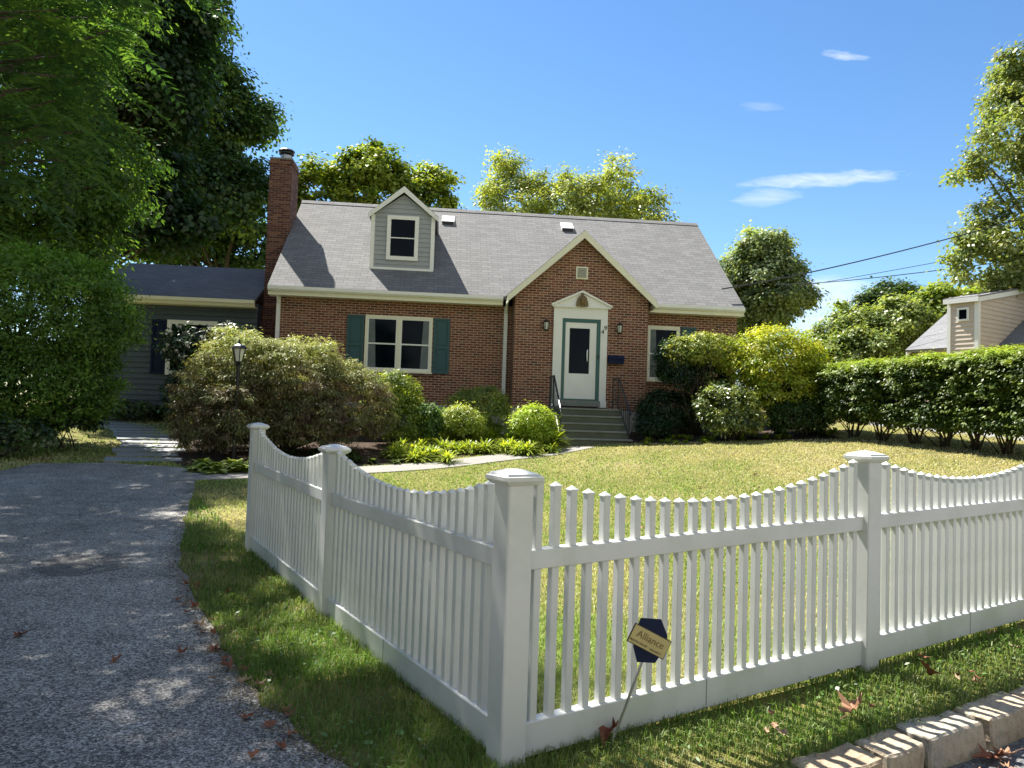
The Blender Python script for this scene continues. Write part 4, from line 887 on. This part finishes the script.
# roof vents
for px, py in ((-1.95, 3.2), (1.95, 3.2)):
    mb = MB(); z = roofz(py); mb.prism([(py-.2, roofz(py-.2)+.0), (py-.2, roofz(py-.2)+.11), (py+.25, roofz(py+.25)+.03), (py+.25, roofz(py+.25))], px-.2, px+.2, 'x'); v = mb.build('roof_vent', M_white, roof)
    mb = MB(); mb.box(px-.185, px+.185, py-.215, py-.201, roofz(py-.2)-.02, roofz(py-.2)+.092)
    for q in mb.v: pass
    mb.build('roof_vent_opening', M_black, roof)
# chimney
mb = MB(); mb.box(-7.36, -6.705, 2, 3.0, -.6, 8.16); mb.box(-7.385, -6.68, 1.975, 3.025, 8.02, 8.10); mb.box(-7.55, -6.705, 1.9, 3.1, -.6, 3.2); mb.prism([(-7.55, 3.2), (-7.36, 3.6), (-7.36, 3.2)], 1.9, 3.1, 'y')
ch = mb.build('chimney', M_brick_d, house)
mb = MB(); mb.box(-7.37, -6.695, 1.99, 3.01, 8.16, 8.21); mb.build('crown_cap', M_conc, ch)
mb = MB(); mb.lathe([(.17, 8.21), (.17, 8.42), (.145, 8.42), (.145, 8.21)], 14, (-6.98, 2.45, 0)); mb.build('flue', M_steel, ch)
mb = MB()
for k in range(4): a = k*math.pi/2+.4; mb.box(-6.98+.16*math.cos(a)-.012, -6.98+.16*math.cos(a)+.012, 2.45+.16*math.sin(a)-.012, 2.45+.16*math.sin(a)+.012, 8.40, 8.54)
mb.lathe([(.25, 8.54), (.25, 8.56), (.2, 8.60), (.06, 8.64)], 14, (-6.98, 2.45, 0)); mb.lathe([(.23, 8.45), (.23, 8.50), (.2, 8.50), (.2, 8.45)], 14, (-6.98, 2.45, 0)); mb.build('flue_cap', M_black, ch)
# entry: surround, frame, door
dxa, dxb = 1.01, 2.50; fy = gy
mb = MB()
mb.box(dxa, 1.25, fy-.07, fy-.002, .95, 3.66); mb.box(2.31, dxb, fy-.07, fy-.002, .95, 3.66); mb.box(1.25, 2.31, fy-.068, fy-.002, 3.36, 3.66)
mb.prism([(dxa-.03, 3.66), (dxb+.05, 3.66), (dxb+.05, 3.72), ((dxa+dxb)/2, 4.06), (dxa-.03, 3.72)], fy-.10, fy-.002, 'y')
ent = mb.build('door_surround', M_white, house)
mb = MB(); cx = (dxa+dxb)/2+.01
for sx in (-1, 1): mb.prism([(cx, 4.13), (cx+sx*.84, 3.735), (cx+sx*.84, 3.685), (cx, 4.07)], fy-.15, fy-.1, 'y')
mb.box(cx-.81, cx+.81, fy-.125, fy-.1, 3.655, 3.70)
mb.box(dxa-.015, 1.265, fy-.085, fy-.07, .95, 1.12); mb.box(2.295, dxb+.015, fy-.085, fy-.07, .95, 1.12)
mb.build('pediment_moulding', M_white, ent)
mb = MB(); mb.box(1.25, 1.34, fy-.05, fy-.003, 1.16, 3.36); mb.box(2.21, 2.31, fy-.05, fy-.003, 1.16, 3.36); mb.box(1.34, 2.21, fy-.048, fy-.003, 3.26, 3.36); mb.box(1.25, 2.31, fy-.08, fy-.003, 1.13, 1.165)
mb.build('door_frame', M_green, house)
mb = MB(); mb.box(1.24, 2.32, fy-.20, fy-.003, .97, 1.128); mb.build('threshold', M_step, house)
a, b_ = fy-.035, fy-.004; x0d, x1d, z0d, z1d = 1.345, 2.205, 1.17, 3.255
gx_0, gx_1, gz_0, gz_1 = 1.46, 2.02, 1.86, 3.10
mb = MB(); mb.box(x0d, gx_0, a, b_, z0d, z1d); mb.box(gx_1, x1d, a, b_, z0d, z1d); mb.box(gx_0, gx_1, a+.0, b_, gz_1, z1d); mb.box(gx_0, gx_1, a, b_, z0d, gz_0)
mb.box(gx_0+.03, gx_1-.03, a-.008, a-.001, z0d+.12, gz_0-.12)
door = mb.build('door', M_white, house)
mb = MB(); mb.box(gx_0+.004, gx_1-.004, a+.012, b_-.004, gz_0+.004, gz_1-.004); mb.build('door_pane', M_glass, door)
mb = MB(); mb.tube([(1.965, a-.01, 2.20), (1.95, a-.06, 2.26), (1.95, a-.06, 2.46), (1.965, a-.01, 2.52)], .018, 8); mb.build('handle', M_white, door, smooth=True)
# eagle ornament on the pediment
mb = MB(); ez = 3.84; ey = fy-.14
mb.lathe([(.0, -.14), (.055, -.1), (.075, 0), (.05, .08), (.035, .12), (.045, .15), (.02, .19)], 10, (cx, ey, ez+.02))
for sx in (-1, 1):
    pts = [(0, .10), (.05, .14), (.11, .10), (.15, -.01), (.17, -.13), (.13, -.17), (.10, -.13), (.085, -.16), (.06, -.11), (.04, -.05)]
    mb.prism([(cx+sx*u, ez+v) for u, v in pts], ey-.02, ey+.038, 'y')
mb.prism([(cx-.05, ez-.1), (cx+.05, ez-.1), (cx+.07, ez-.17), (cx-.07, ez-.17)], ey-.01, ey+.03, 'y')
mb.build('eagle_plaque', M_brass, house)
# lanterns
for x in (.80, 2.83):
    mb = MB(); y = fy; z = 3.12
    mb.box(x-.05, x+.05, y-.03, y-.002, z-.08, z+.12); mb.tube([(x, y-.03, z+.1), (x, y-.09, z+.19), (x, y-.13, z+.16)], .012, 6)
    mb.lathe([(.01, .19), (.035, .15), (.085, .10), (.08, .09)], 6, (x, y-.13, z)); mb.lathe([(.055, -.12), (.06, -.10), (.02, -.15)], 6, (x, y-.13, z))
    for k in range(6): a = k*math.pi/3; mb.tube([(x+.058*math.cos(a), y-.13+.058*math.sin(a), z-.11), (x+.077*math.cos(a), y-.13+.077*math.sin(a), z+.1)], .006, 4)
    w = mb.build('wall_lantern', M_black, house); mb = MB(); mb.lathe([(.05, -.10), (.07, .09)], 6, (x, y-.13, z)); mb.build('lantern_glass', M_lampglass, w)
def text(s, size, mat, parent, loc, rot, ext=.003, name='lettering'):
    cu = bpy.data.curves.new('t', 'FONT'); cu.body = s; cu.size = size; cu.extrude = ext; cu.align_x = 'CENTER'; cu.align_y = 'CENTER'
    o = bpy.data.objects.new('t', cu); C.objects.link(o); bpy.context.view_layer.update()
    me = bpy.data.meshes.new_from_object(o.evaluated_get(bpy.context.evaluated_depsgraph_get())); bpy.data.objects.remove(o)
    me.materials.clear(); me.materials.append(mat); ob = bpy.data.objects.new(name, me); C.objects.link(ob); ob.parent = parent; ob.location = loc; ob.rotation_euler = rot; return ob
text('4', .17, M_black, house, (2.365, fy-.078, 3.02), (R(90), 0, 0), .006, 'house_number'); text('9', .17, M_black, house, (2.445, fy-.078, 3.13), (R(90), 0, 0), .006, 'house_number')
# bell push
mb = MB(); mb.box(2.245, 2.275, fy-.066, fy-.05, 2.28, 2.38); mb.build('door_latch', M_black, house)
# wing
wx0, wx1, wy, wbz, wez = -11.9, -7.37, 1.4, .45, 3.66; wry = 3.9; wrz = 5.12; wsl = (wrz-3.70)/(wry-1.0)
mb = MB(); zz = wbz
while zz < wez:
    z2 = min(zz+.155, wez)
    mb.add([(wx0, wy-.045, zz), (wx1, wy-.045, zz), (wx1, wy-.005, z2), (wx0, wy-.005, z2), (wx0, wy+.1, zz), (wx1, wy+.1, zz), (wx1, wy+.1, z2), (wx0, wy+.1, z2)], [(0, 1, 2, 3), (0, 4, 5, 1), (7, 6, 5, 4), (0, 3, 7, 4), (1, 5, 6, 2), (3, 2, 6, 7)]); zz = z2
mb.box(wx0+.01, wx1, wy+.1, 6.4, wbz, wez); mb.prism([(wy, wez), (6.4, wez), (wry, wrz-.1)], wx0+.02, wx0+.2, 'x')
wing = mb.build('side_wing', M_siding_blue, house)
mb = MB(); mb.box(wx0+.02, wx1, wy+.01, 6.38, -.7, wbz); mb.build('wing_foundation', M_found, wing)
mb = MB(); slab(mb, (wx0-.2, 1.0, 3.72), (wx1+.005, 1.0, 3.72), (wx1+.005, wry, wrz), (wx0-.2, wry, wrz), .08); slab(mb, (wx0-.2, 6.8, 3.72), (wx1+.005, 6.8, 3.72), (wx1+.005, wry+.001, wrz), (wx0-.2, wry+.001, wrz), .08); mb.build('wing_roof', M_shingle_shaded, wing)
mb = MB(); mb.box(wx0-.18, wx1, 1.01, 1.04, 3.52, 3.665); mb.box(wx0-.18, wx1, 1.04, wy, 3.50, 3.53); mb.box(wx0-.18, wx1, .93, 1.0, 3.60, 3.70); mb.box(wx0-.03, wx0+.10, wy-.05, wy+.08, wbz-.3, 3.5); mb.build('wing_trim', M_trim, wing)
mb = MB(); a = wy-.10; x0w, x1w, z0w, z1w = -9.85, -8.45, 1.5, 3.08; f = .12
mb.box(x0w, x0w+f, a, wy-.03, z0w, z1w); mb.box(x1w-f, x1w, a, wy-.03, z0w, z1w); mb.box(x0w+f, x1w-f, a+.002, wy-.03, z1w-f, z1w); mb.box(x0w+f, x1w-f, a+.002, wy-.03, z0w, z0w+f); mb.box(x0w+f, x1w-f, a+.02, wy-.03, 2.28, 2.32); mb.build('wing_window_frame', M_white, wing)
mb = MB(); mb.box(x0w+f, x1w-f, wy-.055, wy-.045, z0w+f, z1w-f); mb.build('wing_pane', M_glass, wing)
so = shutter(-10.27, -9.87, 1.52, 3.05, wy-.03, M_navy); so.parent = wing; so.name = 'wing_shutter'
# ------------------------------------------------------------------ mailbox
def hp(x, y, z):
    c, s = math.cos(YAW), math.sin(YAW); return (x*c-y*s, 20.9+x*s+y*c, z+.8)
mbx = empty('mailbox', hp(2.76, gy, 2.16), YAW); tag(mbx, 'small black wall mailbox on the brick right of the front door', 'mailbox')
mb = MB(); mb.prism([(-.14, 0), (-.005, 0), (-.005, .20), (-.06, .215), (-.14, .15)], -.21, .21, 'x'); mb.build('box', M_navy, mbx, bevel=.008)
mb = MB(); mb.prism([(-.165, .13), (-.165, .145), (-.06, .232), (-.004, .217), (-.004, .205), (-.06, .217)], -.225, .225, 'x'); mb.build('lid', M_navy, mbx)
# ------------------------------------------------------------------ front steps
st = empty('front_steps', hp(1.77, -3.0, -.05), YAW); tag(st, 'five grey-green stone entry steps with wrought iron handrails', 'steps')
sx0, sx1 = -.9, .93
for k in range(5):
    mb = MB(); y0 = k*.28; z1 = .05+.185*(k+1)-.015; yb = 2.235 if k == 4 else y0+.5
    mb.box(sx0+.02, sx1-.02, y0+.03, 2.2 if k == 4 else y0+.31, -.6, z1-.045); mb.build('riser', M_riser, st)
    mb = MB(); mb.box(sx0-.02, sx1+.02, y0, (2.228 if k == 4 else y0+.32), z1-.045, z1); o = mb.build('tread', M_step if k else M_step, st, bevel=.01)
for sx, xx in ((-1, sx0+.06), (1, sx1-.06)):
    mb = MB(); zt = .96
    top = (xx, 1.30, zt+.82); bot = (xx, .12, .24+.70)
    mb.tube([(xx, 1.95, zt+.82), top, bot, (xx, .02, bot[2]-.12)], .022, 6)
    mb.tube([(xx, 1.30, zt-.02), top], .016, 6); mb.tube([(xx, 1.95, zt-.02), (xx, 1.95, zt+.82)], .016, 6); mb.tube([(xx, .12, .2), bot], .016, 6)
    mb.tube([(xx, 1.95, zt+.12), (xx, 1.30, zt+.12), (xx, .12, .24+.06)], .012, 6)
    for q in (1.46, 1.62, 1.78): mb.tube([(xx, q, zt+.12), (xx, q, zt+.81)], .008, 4)
    for i in range(1, 6):
        y = 1.30-i*.197; f = (1.30-y)/1.18; mb.tube([(xx, y, (zt+.12)*(1-f)+(.30)*f), (xx, y, (zt+.82)*(1-f)+bot[2]*f)], .008, 4)
    mb.build('handrail', M_iron, st)
# ------------------------------------------------------------------ driveway lantern
lb = at(234, 455, 14.3); lz = gs(lb[0], 14.3); lp = empty('lamp_post', (lb[0]+.0, 14.3, lz)); tag(lp, 'black garden lantern on a slim post before the lace-leaf maple', 'lamp')
ltop = at(235, 342, 14.3)[2]-lz
mb = MB(); mb.tube([(0, 0, -.05), (0, 0, ltop-.42)], [.04, .035], 10); mb.lathe([(.04, ltop-.46), (.055, ltop-.43), (.03, ltop-.40)], 10); mb.build('pole', M_black, lp)
mb = MB(); mb.lathe([(.07, ltop-.40), (.075, ltop-.385), (.07, ltop-.37)], 6); mb.lathe([(.15, ltop-.13), (.155, ltop-.115), (.12, ltop-.07), (.03, ltop-.03), (.012, ltop+.04), (.002, ltop+.06)], 6)
for k in range(6): a = k*math.pi/3; mb.tube([(.068*math.cos(a), .068*math.sin(a), ltop-.38), (.125*math.cos(a), .125*math.sin(a), ltop-.125)], .009, 4)
mb.build('lantern_frame', M_black, lp); mb = MB(); mb.lathe([(.062, ltop-.375), (.115, ltop-.13)], 6); mb.build('lantern_glass', M_lampglass, lp)
# ------------------------------------------------------------------ yard sign
sb = np.array([.47, 3.44]); sroot = empty('yard_sign', (sb[0], sb[1], 0)); tag(sroot, 'small gold and black security sign on a tilted metal stake before the fence', 'sign')
tp = at(650, 640, 3.38)-np.array([sb[0], sb[1], 0]); mb = MB(); mb.tube([(0, 0, -.08), tuple(tp)], [.0065, .0065], 8); mb.build('stake', M_steel, sroot)
sg = at(649, 641, 3.36)-np.array([sb[0], sb[1], 0]); srot = (R(90), R(0), R(8))
def flat(poly, d0, d1, name, mat, roll_):
    mb = MB(); c, s = math.cos(roll_), math.sin(roll_); mb.prism([(u*c-v*s, u*s+v*c) for u, v in poly], d0, d1, 'y'); o = mb.build(name, mat, sroot); o.location = sg; o.rotation_euler = (0, 0, R(12)); return o
rl = -R(27)
hexp = [(-.052, -.088), (.052, -.088), (.088, -.03), (.088, .03), (.052, .088), (-.052, .088), (-.088, .03), (-.088, -.03)]
flat([(-.045, -.095), (.04, -.095), (.085, -.02), (.085, .03), (.048, .098), (-.048, .098), (-.07, .03), (-.07, -.03)], 0, .006, 'backing_board', M_navy, -R(5))
flat([(-.098, -.044), (.098, -.044), (.098, .044), (-.098, .044)], -.0045, -.001, 'plate_border', M_inkd, rl)
flat([(-.094, -.040), (.094, -.040), (.094, .040), (-.094, .040)], -.0075, -.005, 'plate', M_cordura, rl)
for (u, v, s_, tx, mt) in ((-.0, .008, .045, 'Alliance', M_ink), (-.045, -.027, .013, 'PROTECTED BY', M_inkd), (.045, -.029, .013, 'SECURITY', M_inkd)):
    c, s = math.cos(rl), math.sin(rl); uu, vv = u*c-v*s, u*s+v*c; a = R(12)
    o = text(tx, s_, mt, sroot, (sg[0]+uu*math.cos(a)+.0085*math.sin(a), sg[1]+uu*math.sin(a)-.0085*math.cos(a), sg[2]+vv), (0, 0, 0), .0004, 'lettering')
    o.rotation_euler = (Matrix.Rotation(a, 3, 'Z') @ Matrix.Rotation(R(90), 3, 'X') @ Matrix.Rotation(rl, 3, 'Z')).to_euler()
# ------------------------------------------------------------------ neighbouring house
Yn = 26.0; NA = R(-58)
nb = at(978, 297, Yn); nh = empty('neighbouring_house', (nb[0], nb[1], gs(nb[0], nb[1])), NA); tag(nh, 'neighbouring house with steep grey roof and beige sided dormer behind the hedge', 'house'); nz = gs(nb[0], nb[1])
ne1 = np.array([math.cos(NA), math.sin(NA), 0]); ne2 = np.array([-math.sin(NA), math.cos(NA), 0]); no_ = np.array([nb[0], nb[1], nz]); cc_ = np.array([0, 0, CAMH])
def nloc(p): q = p-no_; return np.array([q@ne1, q@ne2, q[2]])
def nhit(px, py, n, c):
    """local point where the pixel's ray meets the local plane n.x = c"""
    d = _F+(px-512)/FPX*_R-(py-384)/FPX*_U; a = nloc(cc_); dl = np.array([d@ne1, d@ne2, d[2]]); n = np.array(n, float); return a+dl*((c-n@a)/(n@dl))
A1 = nhit(1000, 343, (1, 0, 0), 0); A2 = nhit(1022, 321, (1, 0, 0), 0); rs = (A2[2]-A1[2])/(A2[1]-A1[1]); rs = min(max(rs, .5), 1.2); rz0 = A1[2]-rs*A1[1]
rp = lambda y: rz0+rs*y
rk_ = nhit(922, 335, (0, -rs, 1), rz0); xr = rk_[0]; top_ = nhit(951, 309, (0, -rs, 1), rz0); yr = max(top_[1], 1.0)
fl_ = nhit(949, 304, (0, 1, 0), 0); dx0n = fl_[0]; dzt = nhit(978, 298, (0, 1, 0), 0)[2]
tt = (nhit(1023, 290, (1, 0, 0), 0)[2]-dzt)/max(nhit(1023, 290, (1, 0, 0), 0)[1], .5); tt = min(max(tt, .05), .5)
ye = (2.6-rz0)/rs; x9 = xr+11
mb = MB(); slab(mb, (xr, ye-.4, rp(ye-.4)), (x9, ye-.4, rp(ye-.4)), (x9, yr, rp(yr)), (xr, yr, rp(yr)), .12); slab(mb, (xr, yr, rp(yr)), (x9, yr, rp(yr)), (x9, 2*yr-ye+.4, rp(ye-.4)), (xr, 2*yr-ye+.4, rp(ye-.4)), .12)
mb.build('roof', M_shingle_n, nh)
mb = MB(); mb.box(xr+.3, x9-.3, ye, 2*yr-ye, -1, rp(ye)-.15); mb.prism([(ye, rp(ye)-.15), (2*yr-ye, rp(ye)-.15), (yr, rp(yr)-.15)], xr+.3, xr+.4, 'x'); mb.build('wall', M_siding_peach, nh)
mb = MB(); mb.prism([(ye-.4, rp(ye-.4)-.13), (yr, rp(yr)-.13), (yr, rp(yr)-.28), (ye-.4, rp(ye-.4)-.28)], xr+.03, xr+.06, 'x'); mb.build('rake_board', M_white, nh)
def lap(mb, A, B, z0, z1, nvec, e=.16):
    zz = z0; A = np.array(A, float); B = np.array(B, float); nv = np.array(nvec, float)
    while zz < z1-.001:
        z2 = min(zz+e, z1); P = [(*(A+nv*.03), zz), (*(B+nv*.03), zz), (*(B+nv*.006), z2), (*(A+nv*.006), z2), (*(A-nv*.05), zz), (*(B-nv*.05), zz), (*(B-nv*.05), z2), (*(A-nv*.05), z2)]
        mb.add(P, [(0, 1, 2, 3), (0, 4, 5, 1), (7, 6, 5, 4), (0, 3, 7, 4), (1, 5, 6, 2), (3, 2, 6, 7)]); zz = z2
mb = MB(); lap(mb, (dx0n, 0), (0, 0), rp(0)-.2, dzt, (0, -1)); yE = yr+.5
zz = rp(0)-.2
while zz < dzt+tt*yE-.05:
    z2 = zz+.16; ya_ = max((zz-dzt)/tt+.1, 0); yb_ = min(max((zz-rz0)/rs+.25, .02), yE)
    if yb_ > ya_+.05:
        lap(mb, (0, ya_), (0, yb_), zz, z2, (1, 0)); lap(mb, (dx0n, ya_), (dx0n, yb_), zz, z2, (-1, 0))
    zz = z2
ndm = mb.build('dormer', M_siding_peach, nh)
mb = MB(); slab(mb, (dx0n-.12, -.18, dzt+.10-.18*tt), (.14, -.18, dzt+.10-.18*tt), (.14, yE+.1, dzt+.10+tt*(yE+.1)), (dx0n-.12, yE+.1, dzt+.10+tt*(yE+.1)), .05); mb.build('dormer_roof', M_shingle_n, ndm)
mb = MB(); mb.prism([(-.18, dzt+.05-.18*tt), (yE, dzt+.05+tt*yE), (yE, dzt-.12+tt*yE), (-.18, dzt-.12-.18*tt)], .10, .13, 'x'); mb.box(dx0n-.12, .10, -.185, -.155, dzt-.13, dzt+.04)
mb.box(-.09, .045, -.05, .10, rp(0)-.2, dzt-.02); mb.box(dx0n-.04, dx0n+.08, -.05, .06, rp(0)-.2, dzt-.02); mb.build('dormer_trim', M_white, ndm)
wL = nhit(957, 314, (0, 1, 0), -.05); wR = nhit(969, 307, (0, 1, 0), -.05); wB = nhit(957, 321, (0, 1, 0), -.05); a0, a1, b0, b1 = wL[0], wR[0], wB[2]-.02, max(wL[2], wR[2])
mb = MB(); mb.box(a0, a0+.07, -.07, -.03, b0, b1); mb.box(a1-.07, a1, -.07, -.03, b0, b1); mb.box(a0+.07, a1-.07, -.068, -.03, b0, b0+.07); mb.box(a0+.07, a1-.07, -.068, -.03, b1-.07, b1); mb.build('window_frame', M_white, ndm)
mb = MB(); mb.box(a0+.07, a1-.07, -.05, -.035, b0+.07, b1-.07); mb.build('pane', M_glass, ndm)
print('NEIGH', A1, A2, rs, rz0, xr, yr, dx0n, dzt, tt, ye, a0, a1, b0, b1)
# ------------------------------------------------------------------ power lines
def wire(pts, r_, label):
    P = [at(px, py, Y) for px, py, Y in pts]; Q = []
    p0, pm_, p1 = P; 
    for i in range(25):
        t = i/24*1.0; a = (1-t)*(1-2*t)*p0+4*t*(1-t)*pm_+t*(2*t-1)*p1; Q.append(a)
    b = Q[0]; o = MB().tube([q-b for q in Q], r_, 6).build('power_line', M_black); o.location = b; tag(o, label, 'power line', 'power lines at the right')
wire([(722, 289, 21.5), (885, 255, 23), (1075, 203, 25)], .018, 'thickest power line, running from the house corner up to the right')
wire([(800, 286, 34), (900, 269, 31), (1080, 235, 28)], .012, 'middle power line fading out left of the tall tree')
wire([(775, 284, 34), (872, 278, 31), (1080, 251, 28)], .016, 'lowest power line crossing the sky left of the tall tree')

# ------------------------------------------------------------------ light
AZ = R(40); EL = R(55)
sd = Vector((-math.sin(AZ)*math.cos(EL), math.cos(AZ)*math.cos(EL), math.sin(EL)))
sl_ = bpy.data.lights.new('sun', 'SUN'); sl_.energy = 5.0; sl_.angle = R(.53); sl_.color = (1, .95, .87); so_ = bpy.data.objects.new('sun', sl_); C.objects.link(so_)
so_.rotation_euler = sd.to_track_quat('Z', 'Y').to_euler()
w = bpy.data.worlds.new('World'); scene.world = w; w.use_nodes = True; nt = w.node_tree
for n in list(nt.nodes): nt.nodes.remove(n)
sky = N(nt, 'ShaderNodeTexSky', sky_type='NISHITA'); sky.sun_disc = False; sky.sun_elevation = EL; sky.sun_rotation = -AZ; sky.air_density = 1.0; sky.dust_density = .1; sky.ozone_density = 3.0; sky.altitude = 0
geo = coords(nt, 'Generated'); sep = N(nt, 'ShaderNodeSeparateXYZ', {0: geo})
yy = math_(nt, 'MAXIMUM', sep.outputs[1], .05); u = math_(nt, 'DIVIDE', sep.outputs[0], yy); v = math_(nt, 'DIVIDE', sep.outputs[2], yy)
comb = N(nt, 'ShaderNodeCombineXYZ', {0: u, 1: v})
def cloud(cu, cv, ru, rv, tilt, seed, amp, k):
    a = math_(nt, 'SUBTRACT', u, cu); b = math_(nt, 'SUBTRACT', v, cv); b = math_(nt, 'SUBTRACT', b, math_(nt, 'MULTIPLY', a, tilt))
    mp = N(nt, 'ShaderNodeMapping', {'Vector': comb.outputs[0], 'Location': (seed, seed, 0), 'Scale': (14*k, 60*k, 1)}); nn = noise(nt, mp.outputs[0], 1, 6, .6, .6)
    q = math_(nt, 'ADD', math_(nt, 'POWER', math_(nt, 'ABSOLUTE', math_(nt, 'DIVIDE', a, ru)), 2.0), math_(nt, 'POWER', math_(nt, 'ABSOLUTE', math_(nt, 'DIVIDE', b, rv)), 2.0))
    f = ramp(nt, math_(nt, 'SUBTRACT', nn, math_(nt, 'MULTIPLY', q, .30), True), [(.18, 0.0), (.62, 1.0)]); return math_(nt, 'MULTIPLY', f, amp)
cl_ = [cloud(.42, .333, .11, .011, .10, 1, .55, 1.3), cloud(.335, .305, .045, .012, .1, 3, .35, 1), cloud(.44, .505, .032, .007, -.1, 2, .5, 1.8), cloud(.43, .15, .08, .05, 0, 5, .7, .4), cloud(.33, .43, .03, .008, 0, 8, .15, 1.5)]
tot = cl_[0]
for c in cl_[1:]: tot = math_(nt, 'ADD', tot, c, True)
fill_veil_n = noise(nt, geo, 2.2, 5, .6)
veil = ramp(nt, math_(nt, 'ADD', math_(nt, 'MULTIPLY', sep.outputs[1], -.85), math_(nt, 'MULTIPLY', sep.outputs[0], .5)), [(.02, 0.0), (.35, 1.0)])  # unseen whitish cloud behind the camera, added to neutralise blue fill light
veil = math_(nt, 'MULTIPLY', veil, ramp(nt, fill_veil_n, [(.3, .45), (.65, .95)]))
hs = N(nt, 'ShaderNodeHueSaturation', {'Saturation': 1.17, 'Value': 1.02, 'Color': sky.outputs[0]})
mixed = mixc(nt, veil, mixc(nt, tot, hs.outputs[0], (6.5, 6.8, 7.2)), (3.9, 3.85, 3.7))
bg = N(nt, 'ShaderNodeBackground', {'Color': mixed, 'Strength': .065}); ow = N(nt, 'ShaderNodeOutputWorld', {0: bg.outputs[0]})
vs = scene.view_settings; vs.view_transform = 'Standard'; vs.look = 'None'; vs.gamma = 1; vs.exposure = 1.56; vs.use_curve_mapping = False
scene.cycles.use_denoising = True; scene.cycles.max_bounces = 5; scene.cycles.diffuse_bounces = 3; scene.cycles.glossy_bounces = 2; scene.cycles.transmission_bounces = 4; scene.cycles.transparent_max_bounces = 4
